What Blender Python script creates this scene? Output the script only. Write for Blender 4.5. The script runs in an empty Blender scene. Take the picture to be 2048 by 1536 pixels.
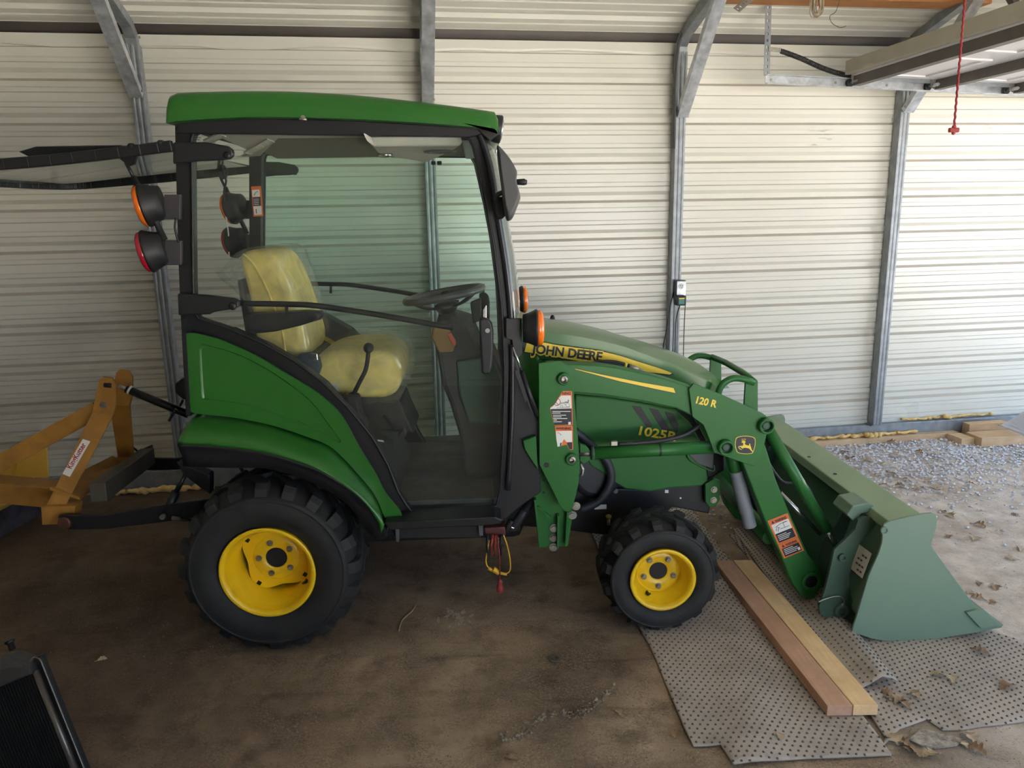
import bpy, bmesh, math, random
from math import radians, sin, cos, pi, sqrt, atan2, hypot
from mathutils import Vector, Matrix, noise as mnoise
random.seed(7)
SC = bpy.context.scene
COL = SC.collection
V = Vector

# ------------------------------------------------------------------ camera
# world frame: X along the tractor (nose = +X), Y away from the viewer, Z up;
# Y = 0 is the outer face of the near rear rim, tractor centre line Y = 0.6
FPX, YAW, PIT, ROL = 1504.26, radians(2.2194), radians(12.5723), radians(-1.0882)
CAM = V((0.7995, -2.5432, 1.5707))
_f = V((sin(YAW), cos(YAW), 0)); _r = V((cos(YAW), -sin(YAW), 0)); _u = V((0, 0, 1))
FW = _f * cos(PIT) - _u * sin(PIT); _u2 = _u * cos(PIT) + _f * sin(PIT)
RT = _r * cos(ROL) + _u2 * sin(ROL); UP = _u2 * cos(ROL) - _r * sin(ROL)
cam_d = bpy.data.cameras.new('camera'); cam = bpy.data.objects.new('camera', cam_d); COL.objects.link(cam)
cam_d.sensor_width = 36; cam_d.lens = 36 * FPX / 2048; cam_d.clip_start = 0.05; cam_d.clip_end = 300
m = Matrix((RT, UP, -FW)).transposed().to_4x4(); m.translation = CAM
cam.matrix_world = m
SC.camera = cam

def ray(x, y): return RT * ((x - 1024) / FPX) + UP * ((768 - y) / FPX) + FW
def at(x, y, Y=0.0):
    d = ray(x, y); return CAM + d * ((Y - CAM.y) / d.y)
def atz(x, y, Z=0.0):
    d = ray(x, y); return CAM + d * ((Z - CAM.z) / d.z)
# building frame: u along the long wall, v towards it, wall sheet at v = WV
TH = radians(6.504)
TU = V((cos(TH), sin(TH), 0)); TN = V((-sin(TH), cos(TH), 0))
WV = 1.9967
def W(u, v, z): return TU * u + TN * v + V((0, 0, z))
def atv(x, y, v=WV):
    d = ray(x, y); return CAM + d * ((v - TN.dot(CAM)) / TN.dot(d))
def uz(x, y, v=WV):
    p = atv(x, y, v); return TU.dot(p), p.z

# ------------------------------------------------------------------ materials
def srgb(c):
    return tuple(((v / 255) / 12.92 if v / 255 <= 0.04045 else ((v / 255 + 0.055) / 1.055) ** 2.4) for v in c) + (1,)
MATS = {}
def mat(name, col, rough=0.5, metal=0.0, col2=None, scale=8.0, amt=0.5, bump=0.0, bscale=60.0, coat=0.0, spec=0.5, detail=6.0, rvar=0.0, dirt=None, dscale=3.0, damt=0.0):
    """principled material: base colour broken up by noise, dirt patches and a fine bump"""
    if name in MATS: return MATS[name]
    M = bpy.data.materials.new(name); M.use_nodes = True; MATS[name] = M
    nt = M.node_tree; N = nt.nodes; L = nt.links; b = N['Principled BSDF']
    b.inputs['Roughness'].default_value = rough; b.inputs['Metallic'].default_value = metal
    b.inputs['Coat Weight'].default_value = coat; b.inputs['Coat Roughness'].default_value = 0.12
    b.inputs['Specular IOR Level'].default_value = spec
    c1 = srgb(col)
    geo = N.new('ShaderNodeNewGeometry')
    n1 = N.new('ShaderNodeTexNoise'); n1.inputs['Scale'].default_value = scale; n1.inputs['Detail'].default_value = detail
    L.new(geo.outputs['Position'], n1.inputs['Vector'])
    c2 = srgb(col2) if col2 else tuple(v * 0.82 for v in c1[:3]) + (1,)
    mx = N.new('ShaderNodeMix'); mx.data_type = 'RGBA'
    mp = N.new('ShaderNodeMapRange'); mp.inputs[1].default_value = 0.35; mp.inputs[2].default_value = 0.7; mp.inputs[4].default_value = amt
    L.new(n1.outputs['Fac'], mp.inputs[0]); L.new(mp.outputs[0], mx.inputs['Factor'])
    mx.inputs['A'].default_value = c1; mx.inputs['B'].default_value = c2
    out = mx.outputs['Result']
    if dirt:
        n3 = N.new('ShaderNodeTexNoise'); n3.inputs['Scale'].default_value = dscale; n3.inputs['Detail'].default_value = 9; n3.inputs['Roughness'].default_value = 0.65
        L.new(geo.outputs['Position'], n3.inputs['Vector'])
        m3 = N.new('ShaderNodeMapRange'); m3.inputs[1].default_value = 0.45; m3.inputs[2].default_value = 0.75; m3.inputs[4].default_value = damt
        L.new(n3.outputs['Fac'], m3.inputs[0])
        x3 = N.new('ShaderNodeMix'); x3.data_type = 'RGBA'; L.new(m3.outputs[0], x3.inputs['Factor']); L.new(out, x3.inputs['A']); x3.inputs['B'].default_value = srgb(dirt)
        out = x3.outputs['Result']
    L.new(out, b.inputs['Base Color'])
    if rvar:
        r = N.new('ShaderNodeMapRange'); r.inputs[3].default_value = max(0.03, rough - rvar); r.inputs[4].default_value = min(1, rough + rvar)
        L.new(n1.outputs['Fac'], r.inputs[0]); L.new(r.outputs[0], b.inputs['Roughness'])
    if bump:
        n2 = N.new('ShaderNodeTexNoise'); n2.inputs['Scale'].default_value = bscale; n2.inputs['Detail'].default_value = 4
        L.new(geo.outputs['Position'], n2.inputs['Vector'])
        bp = N.new('ShaderNodeBump'); bp.inputs['Strength'].default_value = bump; bp.inputs['Distance'].default_value = 0.01
        L.new(n2.outputs['Fac'], bp.inputs['Height']); L.new(bp.outputs[0], b.inputs['Normal'])
    return M

def glass(name, tint, refl=1.0, haze=0.0, hazecol=(200, 205, 195)):
    """thin pane: tinted see-through plus a Fresnel mirror, with a little dust"""
    M = bpy.data.materials.new(name); M.use_nodes = True; nt = M.node_tree; N = nt.nodes; L = nt.links
    N.remove(N['Principled BSDF']); o = N['Material Output']
    t = N.new('ShaderNodeBsdfTransparent'); t.inputs[0].default_value = tint + (1,)
    g = N.new('ShaderNodeBsdfGlossy'); g.inputs['Roughness'].default_value = 0.02; g.inputs[0].default_value = (1, 1, 1, 1)
    fr = N.new('ShaderNodeFresnel'); fr.inputs[0].default_value = 1.45
    ml = N.new('ShaderNodeMath'); ml.operation = 'MULTIPLY'; ml.inputs[1].default_value = refl; L.new(fr.outputs[0], ml.inputs[0])
    ms = N.new('ShaderNodeMixShader'); L.new(ml.outputs[0], ms.inputs[0]); L.new(t.outputs[0], ms.inputs[1]); L.new(g.outputs[0], ms.inputs[2])
    d = N.new('ShaderNodeBsdfDiffuse'); d.inputs[0].default_value = srgb(hazecol)
    geo = N.new('ShaderNodeNewGeometry'); n1 = N.new('ShaderNodeTexNoise'); n1.inputs['Scale'].default_value = 5; n1.inputs['Detail'].default_value = 8
    L.new(geo.outputs['Position'], n1.inputs['Vector'])
    mp = N.new('ShaderNodeMapRange'); mp.inputs[1].default_value = 0.3; mp.inputs[2].default_value = 0.8; mp.inputs[3].default_value = haze * 0.5; mp.inputs[4].default_value = haze
    L.new(n1.outputs['Fac'], mp.inputs[0])
    m2 = N.new('ShaderNodeMixShader'); L.new(mp.outputs[0], m2.inputs[0]); L.new(ms.outputs[0], m2.inputs[1]); L.new(d.outputs[0], m2.inputs[2])
    L.new(m2.outputs[0], o.inputs[0]); MATS[name] = M
    return M

# ------------------------------------------------------------------ mesh building
WLOC = {}
class MB:
    """collects shapes and links them as one mesh object"""
    def __init__(s, mir=False): s.bm = bmesh.new(); s.mi = 0; s.mir = mir; s.smooth_from = None
    def _tag(s, faces, smooth=False):
        for f in faces: f.material_index = s.mi; f.smooth = smooth
        return faces
    def vs(s, pts): return [s.bm.verts.new(p) for p in pts]
    def poly(s, pts, smooth=False):
        f = s.bm.faces.new(s.vs(pts)); s._tag([f], smooth); return f
    def prism(s, pts, vec):
        vec = V(vec); a = s.vs(pts); b = s.vs([V(p) + vec for p in pts]); n = len(a); F = []
        F.append(s.bm.faces.new(a)); F.append(s.bm.faces.new(list(reversed(b))))
        for i in range(n): F.append(s.bm.faces.new([a[(i + 1) % n], a[i], b[i], b[(i + 1) % n]]))
        s._tag(F); return F
    def ring(s, outer, inner, vec):
        """plate with a hole: both outlines extruded by vec"""
        vec = V(vec); bm = s.bm; F = []
        for sh in (V((0, 0, 0)), vec):
            es = []
            for pts in (outer, inner):
                vv = s.vs([V(p) + sh for p in pts]); es += [bm.edges.new((vv[i], vv[(i + 1) % len(vv)])) for i in range(len(vv))]
            r = bmesh.ops.triangle_fill(bm, use_beauty=True, edges=es)
            F += [g for g in r['geom'] if isinstance(g, bmesh.types.BMFace)]
        for pts in (outer, inner):
            n = len(pts)
            for i in range(n):
                p, q = V(pts[i]), V(pts[(i + 1) % n]); F.append(bm.faces.new(s.vs([p, q, q + vec, p + vec])))
        s._tag(F); return F
    def boxb(s, lo, hi):
        (x0, y0, z0), (x1, y1, z1) = lo, hi
        return s.prism([(x0, y0, z0), (x1, y0, z0), (x1, y1, z0), (x0, y1, z0)], (0, 0, z1 - z0))
    def obox(s, p0, p1, w, h, up=(0, 0, 1)):
        """bar from p0 to p1, w wide and h high"""
        p0, p1 = V(p0), V(p1); d = (p1 - p0).normalized(); sd = d.cross(V(up)).normalized(); uu = sd.cross(d)
        q = [p0 + sd * a * w / 2 + uu * b * h / 2 for a, b in ((-1, -1), (1, -1), (1, 1), (-1, 1))]
        return s.prism(q, p1 - p0)
    def loft(s, rings, closed=True, caps=True, smooth=True, loop=False):
        R = [s.vs(r) for r in rings]; F = []; n = len(R[0]); k = len(R)
        for i in range(k if loop else k - 1):
            a, b = R[i], R[(i + 1) % k]
            for j in range(n if closed else n - 1):
                F.append(s.bm.faces.new([a[j], a[(j + 1) % n], b[(j + 1) % n], b[j]]))
        s._tag(F, smooth)
        if caps and closed and not loop:
            s._tag([s.bm.faces.new(list(reversed(R[0]))), s.bm.faces.new(R[-1])])
        return F
    def cyl(s, p0, p1, r0, r1=None, n=24, caps=True):
        p0, p1 = V(p0), V(p1); r1 = r0 if r1 is None else r1
        d = (p1 - p0).normalized(); a = d.orthogonal().normalized(); b = d.cross(a)
        rg = [[p + (a * cos(2 * pi * i / n) + b * sin(2 * pi * i / n)) * r for i in range(n)] for p, r in ((p0, r0), (p1, r1))]
        return s.loft(rg, caps=caps)
    def lathe(s, prof, o, axis=(0, 1, 0), n=48, a0=0.0, caps=True):
        """prof: (distance along the axis, radius)"""
        o = V(o); d = V(axis).normalized(); a = d.orthogonal().normalized(); b = d.cross(a)
        rg = [[o + d * t + (a * cos(a0 + 2 * pi * i / n) + b * sin(a0 + 2 * pi * i / n)) * max(r, 1e-4) for i in range(n)] for t, r in prof]
        return s.loft(rg, caps=caps)
    def tube(s, pts, r, n=12, caps=True, flat=None):
        pts = [V(p) for p in pts]; k = len(pts); rs = r if isinstance(r, (list, tuple)) else [r] * k
        T = [(pts[min(i + 1, k - 1)] - pts[max(i - 1, 0)]).normalized() for i in range(k)]
        a = T[0].orthogonal().normalized(); rg = []
        for i in range(k):
            a = (a - T[i] * a.dot(T[i])).normalized(); b = T[i].cross(a)
            rg.append([pts[i] + (a * cos(2 * pi * j / n) + b * sin(2 * pi * j / n)) * rs[i] for j in range(n)])
        return s.loft(rg, caps=caps)
    def ball(s, c, r, n=16, sc=(1, 1, 1)):
        c = V(c); rg = []
        m = max(6, n // 2)
        for i in range(m + 1):
            t = pi * i / m; z = -cos(t); q = max(sin(t), 1e-3)
            rg.append([c + V((cos(2 * pi * j / n) * q * r * sc[0], sin(2 * pi * j / n) * q * r * sc[1], z * r * sc[2])) for j in range(n)])
        return s.loft(rg)
    def bolt(s, c, axis, r=0.011, h=0.008):
        c = V(c); axis = V(axis).normalized()
        s.cyl(c, c + axis * h * 0.3, r * 1.35, n=18); s.cyl(c + axis * h * 0.3, c + axis * h, r, n=6)
    def build(s, name, mats, parent=None, bevel=0.0, seg=2, label=None, kind=None, subsurf=0, angle=40, merge=False):
        bm = s.bm
        if s.mir:
            for v in bm.verts: v.co.y = 1.2 - v.co.y
            bmesh.ops.reverse_faces(bm, faces=bm.faces[:])
        if merge: bmesh.ops.remove_doubles(bm, verts=bm.verts[:], dist=1e-5)
        bmesh.ops.recalc_face_normals(bm, faces=bm.faces[:])
        lo = V((min(v.co.x for v in bm.verts), min(v.co.y for v in bm.verts), min(v.co.z for v in bm.verts)))
        hi = V((max(v.co.x for v in bm.verts), max(v.co.y for v in bm.verts), max(v.co.z for v in bm.verts)))
        c = V(((lo.x + hi.x) / 2, (lo.y + hi.y) / 2, lo.z))
        bmesh.ops.translate(bm, verts=bm.verts[:], vec=-c)
        me = bpy.data.meshes.new(name); bm.to_mesh(me); bm.free()
        for M in (mats if isinstance(mats, (list, tuple)) else [mats]): me.materials.append(M)
        o = bpy.data.objects.new(name, me); COL.objects.link(o)
        WLOC[o.name] = c
        if parent is not None: o.parent = parent; o.location = c - WLOC[parent.name]
        else: o.location = c
        if bevel:
            b = o.modifiers.new('bevel', 'BEVEL'); b.width = bevel; b.segments = seg; b.limit_method = 'ANGLE'; b.angle_limit = radians(angle); b.harden_normals = False
        if subsurf:
            q = o.modifiers.new('subdivision', 'SUBSURF'); q.levels = subsurf; q.render_levels = subsurf
        if label: o['label'] = label
        if kind: o['kind'] = kind
        return o

def top(name, loc, label, cat, group=None):
    o = bpy.data.objects.new(name, None); COL.objects.link(o); o.location = loc; WLOC[o.name] = V(loc)
    o.empty_display_size = 0.1
    return tag(o, label, cat, group)
def tag(o, label, cat, group=None):
    o['label'] = label; o['category'] = cat
    if group: o['group'] = group
    return o
def struct(mb, name, mats, **k):
    o = mb.build(name, mats, **k); o['kind'] = 'structure'; return o

def P(pts, Y): return [at(x, y, Y) for x, y in pts]
def arc(pts, n=6):
    """Catmull-Rom through points"""
    out = []; k = len(pts); pts = [V(p) for p in pts]
    for i in range(k - 1):
        p0, p1, p2, p3 = pts[max(i - 1, 0)], pts[i], pts[i + 1], pts[min(i + 2, k - 1)]
        for j in range(n):
            t = j / n
            out.append(0.5 * ((2 * p1) + (p2 - p0) * t + (2 * p0 - 5 * p1 + 4 * p2 - p3) * t * t + (3 * p1 - p0 - 3 * p2 + p3) * t ** 3))
    out.append(pts[-1]); return out
def arc2(pts, n=6): return [(p.x, p.y) for p in arc([V((x, y, 0)) for x, y in pts], n)]
def resample(pts, n):
    pts = [V(p) for p in pts]; L = [0]
    for i in range(1, len(pts)): L.append(L[-1] + (pts[i] - pts[i - 1]).length)
    out = []; j = 0
    for i in range(n):
        d = L[-1] * i / (n - 1)
        while j < len(L) - 2 and L[j + 1] < d: j += 1
        t = (d - L[j]) / max(L[j + 1] - L[j], 1e-9); out.append(pts[j].lerp(pts[j + 1], min(max(t, 0), 1)))
    return out
def fillet(pts, r, n=5):
    """round the corners of a 3D polyline"""
    pts = [V(p) for p in pts]; out = [pts[0]]
    for i in range(1, len(pts) - 1):
        a, b, c = pts[i - 1], pts[i], pts[i + 1]; d1 = (a - b); d2 = (c - b); q = min(r, d1.length * 0.45, d2.length * 0.45)
        s0 = b + d1.normalized() * q; s1 = b + d2.normalized() * q
        for j in range(n + 1):
            t = j / n; out.append(s0 * (1 - t) ** 2 + b * 2 * t * (1 - t) + s1 * t * t)
    out.append(pts[-1]); return out

def text_into(mb, s, p0, p1, hgt, nrm=(0, -1, 0), th=0.0005, bold=0.0, lift=0.001, mi=0):
    """raised lettering: baseline from p0 to p1, capital height hgt, facing nrm"""
    cu = bpy.data.curves.new('lettering', 'FONT'); cu.body = s; cu.size = 1; cu.offset = bold; cu.extrude = 0; cu.resolution_u = 3
    ob = bpy.data.objects.new('lettering', cu); COL.objects.link(ob)
    dg = bpy.context.evaluated_depsgraph_get(); me = bpy.data.meshes.new_from_object(ob.evaluated_get(dg))
    bpy.data.objects.remove(ob); bpy.data.curves.remove(cu)
    xs = [v.co.x for v in me.vertices]
    p0, p1, nrm = V(p0), V(p1), V(nrm).normalized()
    ex = (p1 - p0); wd = ex.length; ex.normalize(); ey = nrm.cross(ex).normalized()
    x0, x1 = min(xs), max(xs); sx = wd / (x1 - x0); sy = hgt / 0.69
    vm = [mb.bm.verts.new(p0 + ex * (v.co.x - x0) * sx + ey * v.co.y * sy + nrm * lift) for v in me.vertices]; fs = []
    for f in me.polygons:
        try: fs.append(mb.bm.faces.new([vm[i] for i in f.vertices]))
        except ValueError: pass
    bpy.data.meshes.remove(me)
    r = bmesh.ops.extrude_face_region(mb.bm, geom=fs)
    bmesh.ops.translate(mb.bm, verts=[g for g in r['geom'] if isinstance(g, bmesh.types.BMVert)], vec=nrm * th)
    for f in fs: f.material_index = mi
    for g in r['geom']:
        if isinstance(g, bmesh.types.BMFace): g.material_index = mi
    for f in mb.bm.faces:
        if f.material_index != mi and any(v in f.verts for v in vm[:1]): f.material_index = mi
    vset = set(vm)
    for f in mb.bm.faces:
        if any(v in vset for v in f.verts): f.material_index = mi
def text_px(mb, s, a, b, hpx, Y, **k):
    p0, p1 = at(a[0], a[1], Y), at(b[0], b[1], Y)
    text_into(mb, s, p0, p1, (at(a[0], a[1] - hpx, Y) - p0).length, **k)
def layer(mb, pts, Y, lift=0.0005, mi=0):
    """flat sticker area traced on the plane Y, facing the viewer side"""
    m0 = mb.mi; mb.mi = mi; mb.prism([p - V((0, lift, 0)) for p in P(pts, Y)], (0, 0.0004, 0)); mb.mi = m0
def pillow(mb, pts, Y0, Y1, r, steps=5):
    """padded shape: outline traced at Y0, rounded over towards both sides"""
    base = P(pts, Y0); c = sum(base, V((0, 0, 0))) / len(base); mr = sum((p - c).length for p in base) / len(base); rg = []
    for i in range(steps + 1):
        a = pi / 2 * i / steps; rg.append((Y0 + r * (1 - sin(a)), 1 - r * (1 - cos(a)) / mr))
    rg = rg[::-1]
    seq = [(Y0 + r * (1 - cos(pi / 2 * i / steps)), 1 - (r / mr) * (1 - sin(pi / 2 * i / steps))) for i in range(steps + 1)]
    seq += [(Y1 - r * (1 - sin(pi / 2 * (1 + i / steps))), 1 - (r / mr) * (1 - cos(pi / 2 * i / steps))) for i in range(steps + 1)]
    seq = seq[:steps + 1] + [(Y1 - (y - Y0), k) for y, k in reversed(seq[:steps + 1])]
    mb.loft([[V((c.x + (p.x - c.x) * k, y, c.z + (p.z - c.z) * k)) for p in base] for y, k in seq])
# ------------------------------------------------------------------ palette
GREEN = mat('green paint', (40, 100, 34), 0.34, col2=(34, 88, 30), scale=3, amt=0.6, coat=0.22, spec=0.4, dirt=(72, 100, 62), dscale=4, damt=0.2)
LGREEN = mat('loader green paint', (40, 102, 44), 0.45, col2=(33, 90, 38), scale=5, amt=0.6, spec=0.28, coat=0.08, dirt=(78, 108, 80), dscale=5, damt=0.25)
BUCKET = mat('worn hazed bucket paint', (112, 136, 118), 0.5, col2=(102, 126, 109), scale=2, amt=0.5, dirt=(130, 146, 134), dscale=2, damt=0.4, rvar=0.1)  # worn paint, paled further to carry the milky glare on this side
DGREEN = mat('dark green casting', (58, 86, 64), 0.55, col2=(44, 64, 52), scale=9, amt=0.7, dirt=(86, 98, 86), dscale=6, damt=0.5)
YEL = mat('rim yellow paint', (240, 196, 24), 0.38, col2=(222, 176, 20), scale=6, amt=0.5, coat=0.2, dirt=(140, 108, 40), dscale=7, damt=0.3)
DECALY = mat('decal yellow', (232, 200, 50), 0.45)
BLADEY = mat('faded orange yellow paint', (172, 122, 50), 0.6, col2=(142, 98, 40), scale=7, amt=0.8, dirt=(110, 76, 36), dscale=8, damt=0.6)
BLADEB = mat('bright yellow paint', (236, 190, 84), 0.55, col2=(222, 174, 70), scale=5)
STEELD = mat('scraped steel', (92, 88, 96), 0.4, 0.6, col2=(58, 50, 48), scale=10, amt=0.9)
BLACK = mat('black plastic', (30, 30, 32), 0.5, col2=(38, 37, 37), scale=6, spec=0.4)
BLACKM = mat('black painted steel', (26, 26, 28), 0.42, col2=(36, 34, 33), scale=8, spec=0.45)
RUBBER = mat('tyre rubber', (25, 25, 26), 0.7, col2=(34, 33, 32), scale=14, amt=0.8, dirt=(62, 56, 50), dscale=9, damt=0.3, bump=0.15, bscale=300)
HOSE = mat('hose rubber', (40, 41, 46), 0.55, col2=(32, 32, 36), scale=30)
GREYP = mat('grey plastic', (82, 82, 84), 0.55, col2=(72, 72, 73))
SLEEVE = mat('grey hose sleeve', (132, 136, 142), 0.5, col2=(112, 116, 122), scale=14)
DKIN = mat('dark cab trim', (44, 44, 44), 0.7, col2=(34, 33, 33), scale=9, dirt=(84, 78, 68), dscale=5, damt=0.35)
FLOORM = mat('cab floor mat', (92, 90, 82), 0.8, col2=(72, 70, 65), scale=8, dirt=(132, 126, 114), dscale=6, damt=0.5, bump=0.3, bscale=90)
HEADL = mat('headliner grey', (208, 204, 192), 0.8, col2=(194, 190, 178), scale=30)
SEATY = mat('yellow vinyl', (246, 222, 124), 0.5, col2=(236, 204, 98), scale=6, bump=0.1, bscale=40)
CHROME = mat('bright metal', (205, 207, 210), 0.22, 0.95, col2=(170, 172, 175), scale=20)
ZINC = mat('zinc hardware', (170, 166, 156), 0.4, 0.8, col2=(128, 122, 112), scale=30, amt=0.8)
GALV = mat('galvanised steel', (150, 154, 158), 0.45, 0.4, col2=(118, 123, 128), scale=18, amt=0.8, rvar=0.12, dirt=(112, 110, 106), dscale=6, damt=0.4)
GALVB = mat('bright galvanised steel', (205, 209, 214), 0.36, 0.5, col2=(160, 164, 170), scale=22, amt=0.9, rvar=0.12, dirt=(120, 118, 114), dscale=9, damt=0.5)
DKSTEEL = mat('dark strut steel', (104, 98, 92), 0.5, 0.35, col2=(80, 75, 70), scale=9)
WHITEP = mat('white door skin', (222, 218, 220), 0.5, col2=(208, 204, 206), scale=4)
WHITE = mat('white sticker', (226, 224, 218), 0.5, col2=(214, 212, 206))
ORANGE = mat('warning orange', (226, 112, 48), 0.5)
NAVY = mat('decal black', (24, 28, 40), 0.45)
REDL = mat('red lens', (180, 24, 44), 0.2, coat=0.5, scale=20)
AMBER = mat('amber lens', (240, 116, 22), 0.2, col2=(220, 92, 10), coat=0.5, scale=60)
REDP = mat('faded red rubber', (150, 52, 44), 0.6, col2=(116, 40, 36), scale=30)
YELC = mat('yellow rubber', (226, 170, 40), 0.55, col2=(196, 140, 32), scale=30)
ORNGK = mat('orange knob', (226, 120, 50), 0.45)
BLUEV = mat('navy buckle plastic', (26, 52, 76), 0.45, col2=(20, 40, 60))
REDT = mat('red lettering', (176, 34, 52), 0.5)
ROPE = mat('red rope', (140, 34, 40), 0.8, col2=(104, 26, 32), scale=120)
FOAM = mat('expanding foam', (236, 204, 138), 0.8, col2=(206, 160, 90), scale=30, amt=0.9)
def wood(name, c1, c2, ax=(1, 1, 1), dark=(120, 84, 52)):
    M = mat(name, c1, 0.7, col2=c2, scale=5, amt=0.6, dirt=dark, dscale=9, damt=0.25, bump=0.05, bscale=120)
    nt = M.node_tree; N = nt.nodes; L = nt.links; b = N['Principled BSDF']
    tc = N.new('ShaderNodeTexCoord'); mp = N.new('ShaderNodeMapping'); mp.inputs['Scale'].default_value = ax
    wv = N.new('ShaderNodeTexNoise'); wv.inputs['Scale'].default_value = 6; wv.inputs['Detail'].default_value = 6; wv.inputs['Distortion'].default_value = 0.4
    L.new(tc.outputs['Object'], mp.inputs[0]); L.new(mp.outputs[0], wv.inputs['Vector'])
    src = b.inputs['Base Color'].links[0].from_socket
    mx = N.new('ShaderNodeMix'); mx.data_type = 'RGBA'; mr = N.new('ShaderNodeMapRange'); mr.inputs[1].default_value = 0.4; mr.inputs[2].default_value = 0.7; mr.inputs[4].default_value = 0.5
    L.new(wv.outputs['Fac'], mr.inputs[0]); L.new(mr.outputs[0], mx.inputs['Factor']); L.new(src, mx.inputs['A']); mx.inputs['B'].default_value = srgb(c2)
    L.new(mx.outputs['Result'], b.inputs['Base Color']); return M
# grain runs along the length of each piece (object Y for the floor boards, object X for the others)
LUMA = wood('darker brown lumber', (208, 164, 136), (180, 136, 110), (14, 0.8, 14))  # darker and browner than the other board
LUMB = wood('pale lumber', (244, 210, 162), (216, 172, 122), (14, 0.8, 14))
LUMC = wood('orange pine beam', (202, 142, 84), (166, 104, 56), (0.8, 14, 14))
LUMD = wood('pale timber offcut', (214, 184, 148), (186, 150, 112), (0.9, 14, 14))

# ------------------------------------------------------------------ painted wall sheet
def wall_mat():
    M = mat('cream wall sheet', (214, 212, 202), 0.3, col2=(207, 204, 193), scale=1.4, amt=0.6, rvar=0.06)
    nt = M.node_tree; N = nt.nodes; L = nt.links; b = N['Principled BSDF']
    src = b.inputs['Base Color'].links[0].from_socket
    geo = N.new('ShaderNodeNewGeometry')
    # streaky dust along the sheet
    mp = N.new('ShaderNodeMapping'); mp.inputs['Scale'].default_value = (1.2, 1.2, 14)
    L.new(geo.outputs['Position'], mp.inputs[0]); n = N.new('ShaderNodeTexNoise'); n.inputs['Scale'].default_value = 2.5; n.inputs['Detail'].default_value = 8
    L.new(mp.outputs[0], n.inputs['Vector'])
    mr = N.new('ShaderNodeMapRange'); mr.inputs[1].default_value = 0.5; mr.inputs[2].default_value = 0.8; mr.inputs[4].default_value = 0.14; L.new(n.outputs['Fac'], mr.inputs[0])
    x = N.new('ShaderNodeMix'); x.data_type = 'RGBA'; L.new(mr.outputs[0], x.inputs['Factor']); L.new(src, x.inputs['A']); x.inputs['B'].default_value = srgb((188, 182, 164))
    cur = x.outputs['Result']
    # brown dust lying on the ledges of the ribs
    sx = N.new('ShaderNodeSeparateXYZ'); L.new(geo.outputs['True Normal'], sx.inputs[0])
    m2 = N.new('ShaderNodeMapRange'); m2.inputs[1].default_value = 0.35; m2.inputs[2].default_value = 0.6; m2.inputs[4].default_value = 0.42; L.new(sx.outputs['Z'], m2.inputs[0])
    x2 = N.new('ShaderNodeMix'); x2.data_type = 'RGBA'; L.new(m2.outputs[0], x2.inputs['Factor']); L.new(cur, x2.inputs['A']); x2.inputs['B'].default_value = srgb((132, 112, 90))
    cur = x2.outputs['Result']
    # black scuffs beside the door track
    for (px, py, w, h) in ((1655, 275, 0.17, 0.10), (1995, 262, 0.14, 0.13), (1632, 292, 0.05, 0.05)):
        c = atv(px, py); vm = N.new('ShaderNodeVectorMath'); vm.operation = 'SUBTRACT'; L.new(geo.outputs['Position'], vm.inputs[0]); vm.inputs[1].default_value = c
        sc = N.new('ShaderNodeVectorMath'); sc.operation = 'MULTIPLY'; L.new(vm.outputs[0], sc.inputs[0]); sc.inputs[1].default_value = (1 / w, 0.3, 1 / h)
        ln = N.new('ShaderNodeVectorMath'); ln.operation = 'LENGTH'; L.new(sc.outputs[0], ln.inputs[0])
        ma = N.new('ShaderNodeMapRange'); ma.inputs[1].default_value = 1.0; ma.inputs[2].default_value = 0.3; L.new(ln.outputs['Value'], ma.inputs[0])
        m5 = N.new('ShaderNodeMapping'); m5.inputs['Scale'].default_value = (.35, .35, 3); L.new(geo.outputs['Position'], m5.inputs[0])
        nn = N.new('ShaderNodeTexNoise'); nn.inputs['Scale'].default_value = 24; nn.inputs['Detail'].default_value = 6; L.new(m5.outputs[0], nn.inputs['Vector'])
        mb_ = N.new('ShaderNodeMapRange'); mb_.inputs[1].default_value = 0.56; mb_.inputs[2].default_value = 0.72; mb_.inputs[4].default_value = 0.6; L.new(nn.outputs['Fac'], mb_.inputs[0])
        mu = N.new('ShaderNodeMath'); mu.operation = 'MULTIPLY'; L.new(ma.outputs[0], mu.inputs[0]); L.new(mb_.outputs[0], mu.inputs[1])
        x3 = N.new('ShaderNodeMix'); x3.data_type = 'RGBA'; L.new(mu.outputs[0], x3.inputs['Factor']); L.new(cur, x3.inputs['A']); x3.inputs['B'].default_value = srgb((74, 70, 70))
        cur = x3.outputs['Result']
    L.new(cur, b.inputs['Base Color']); return M
WALLM = wall_mat()

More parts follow.
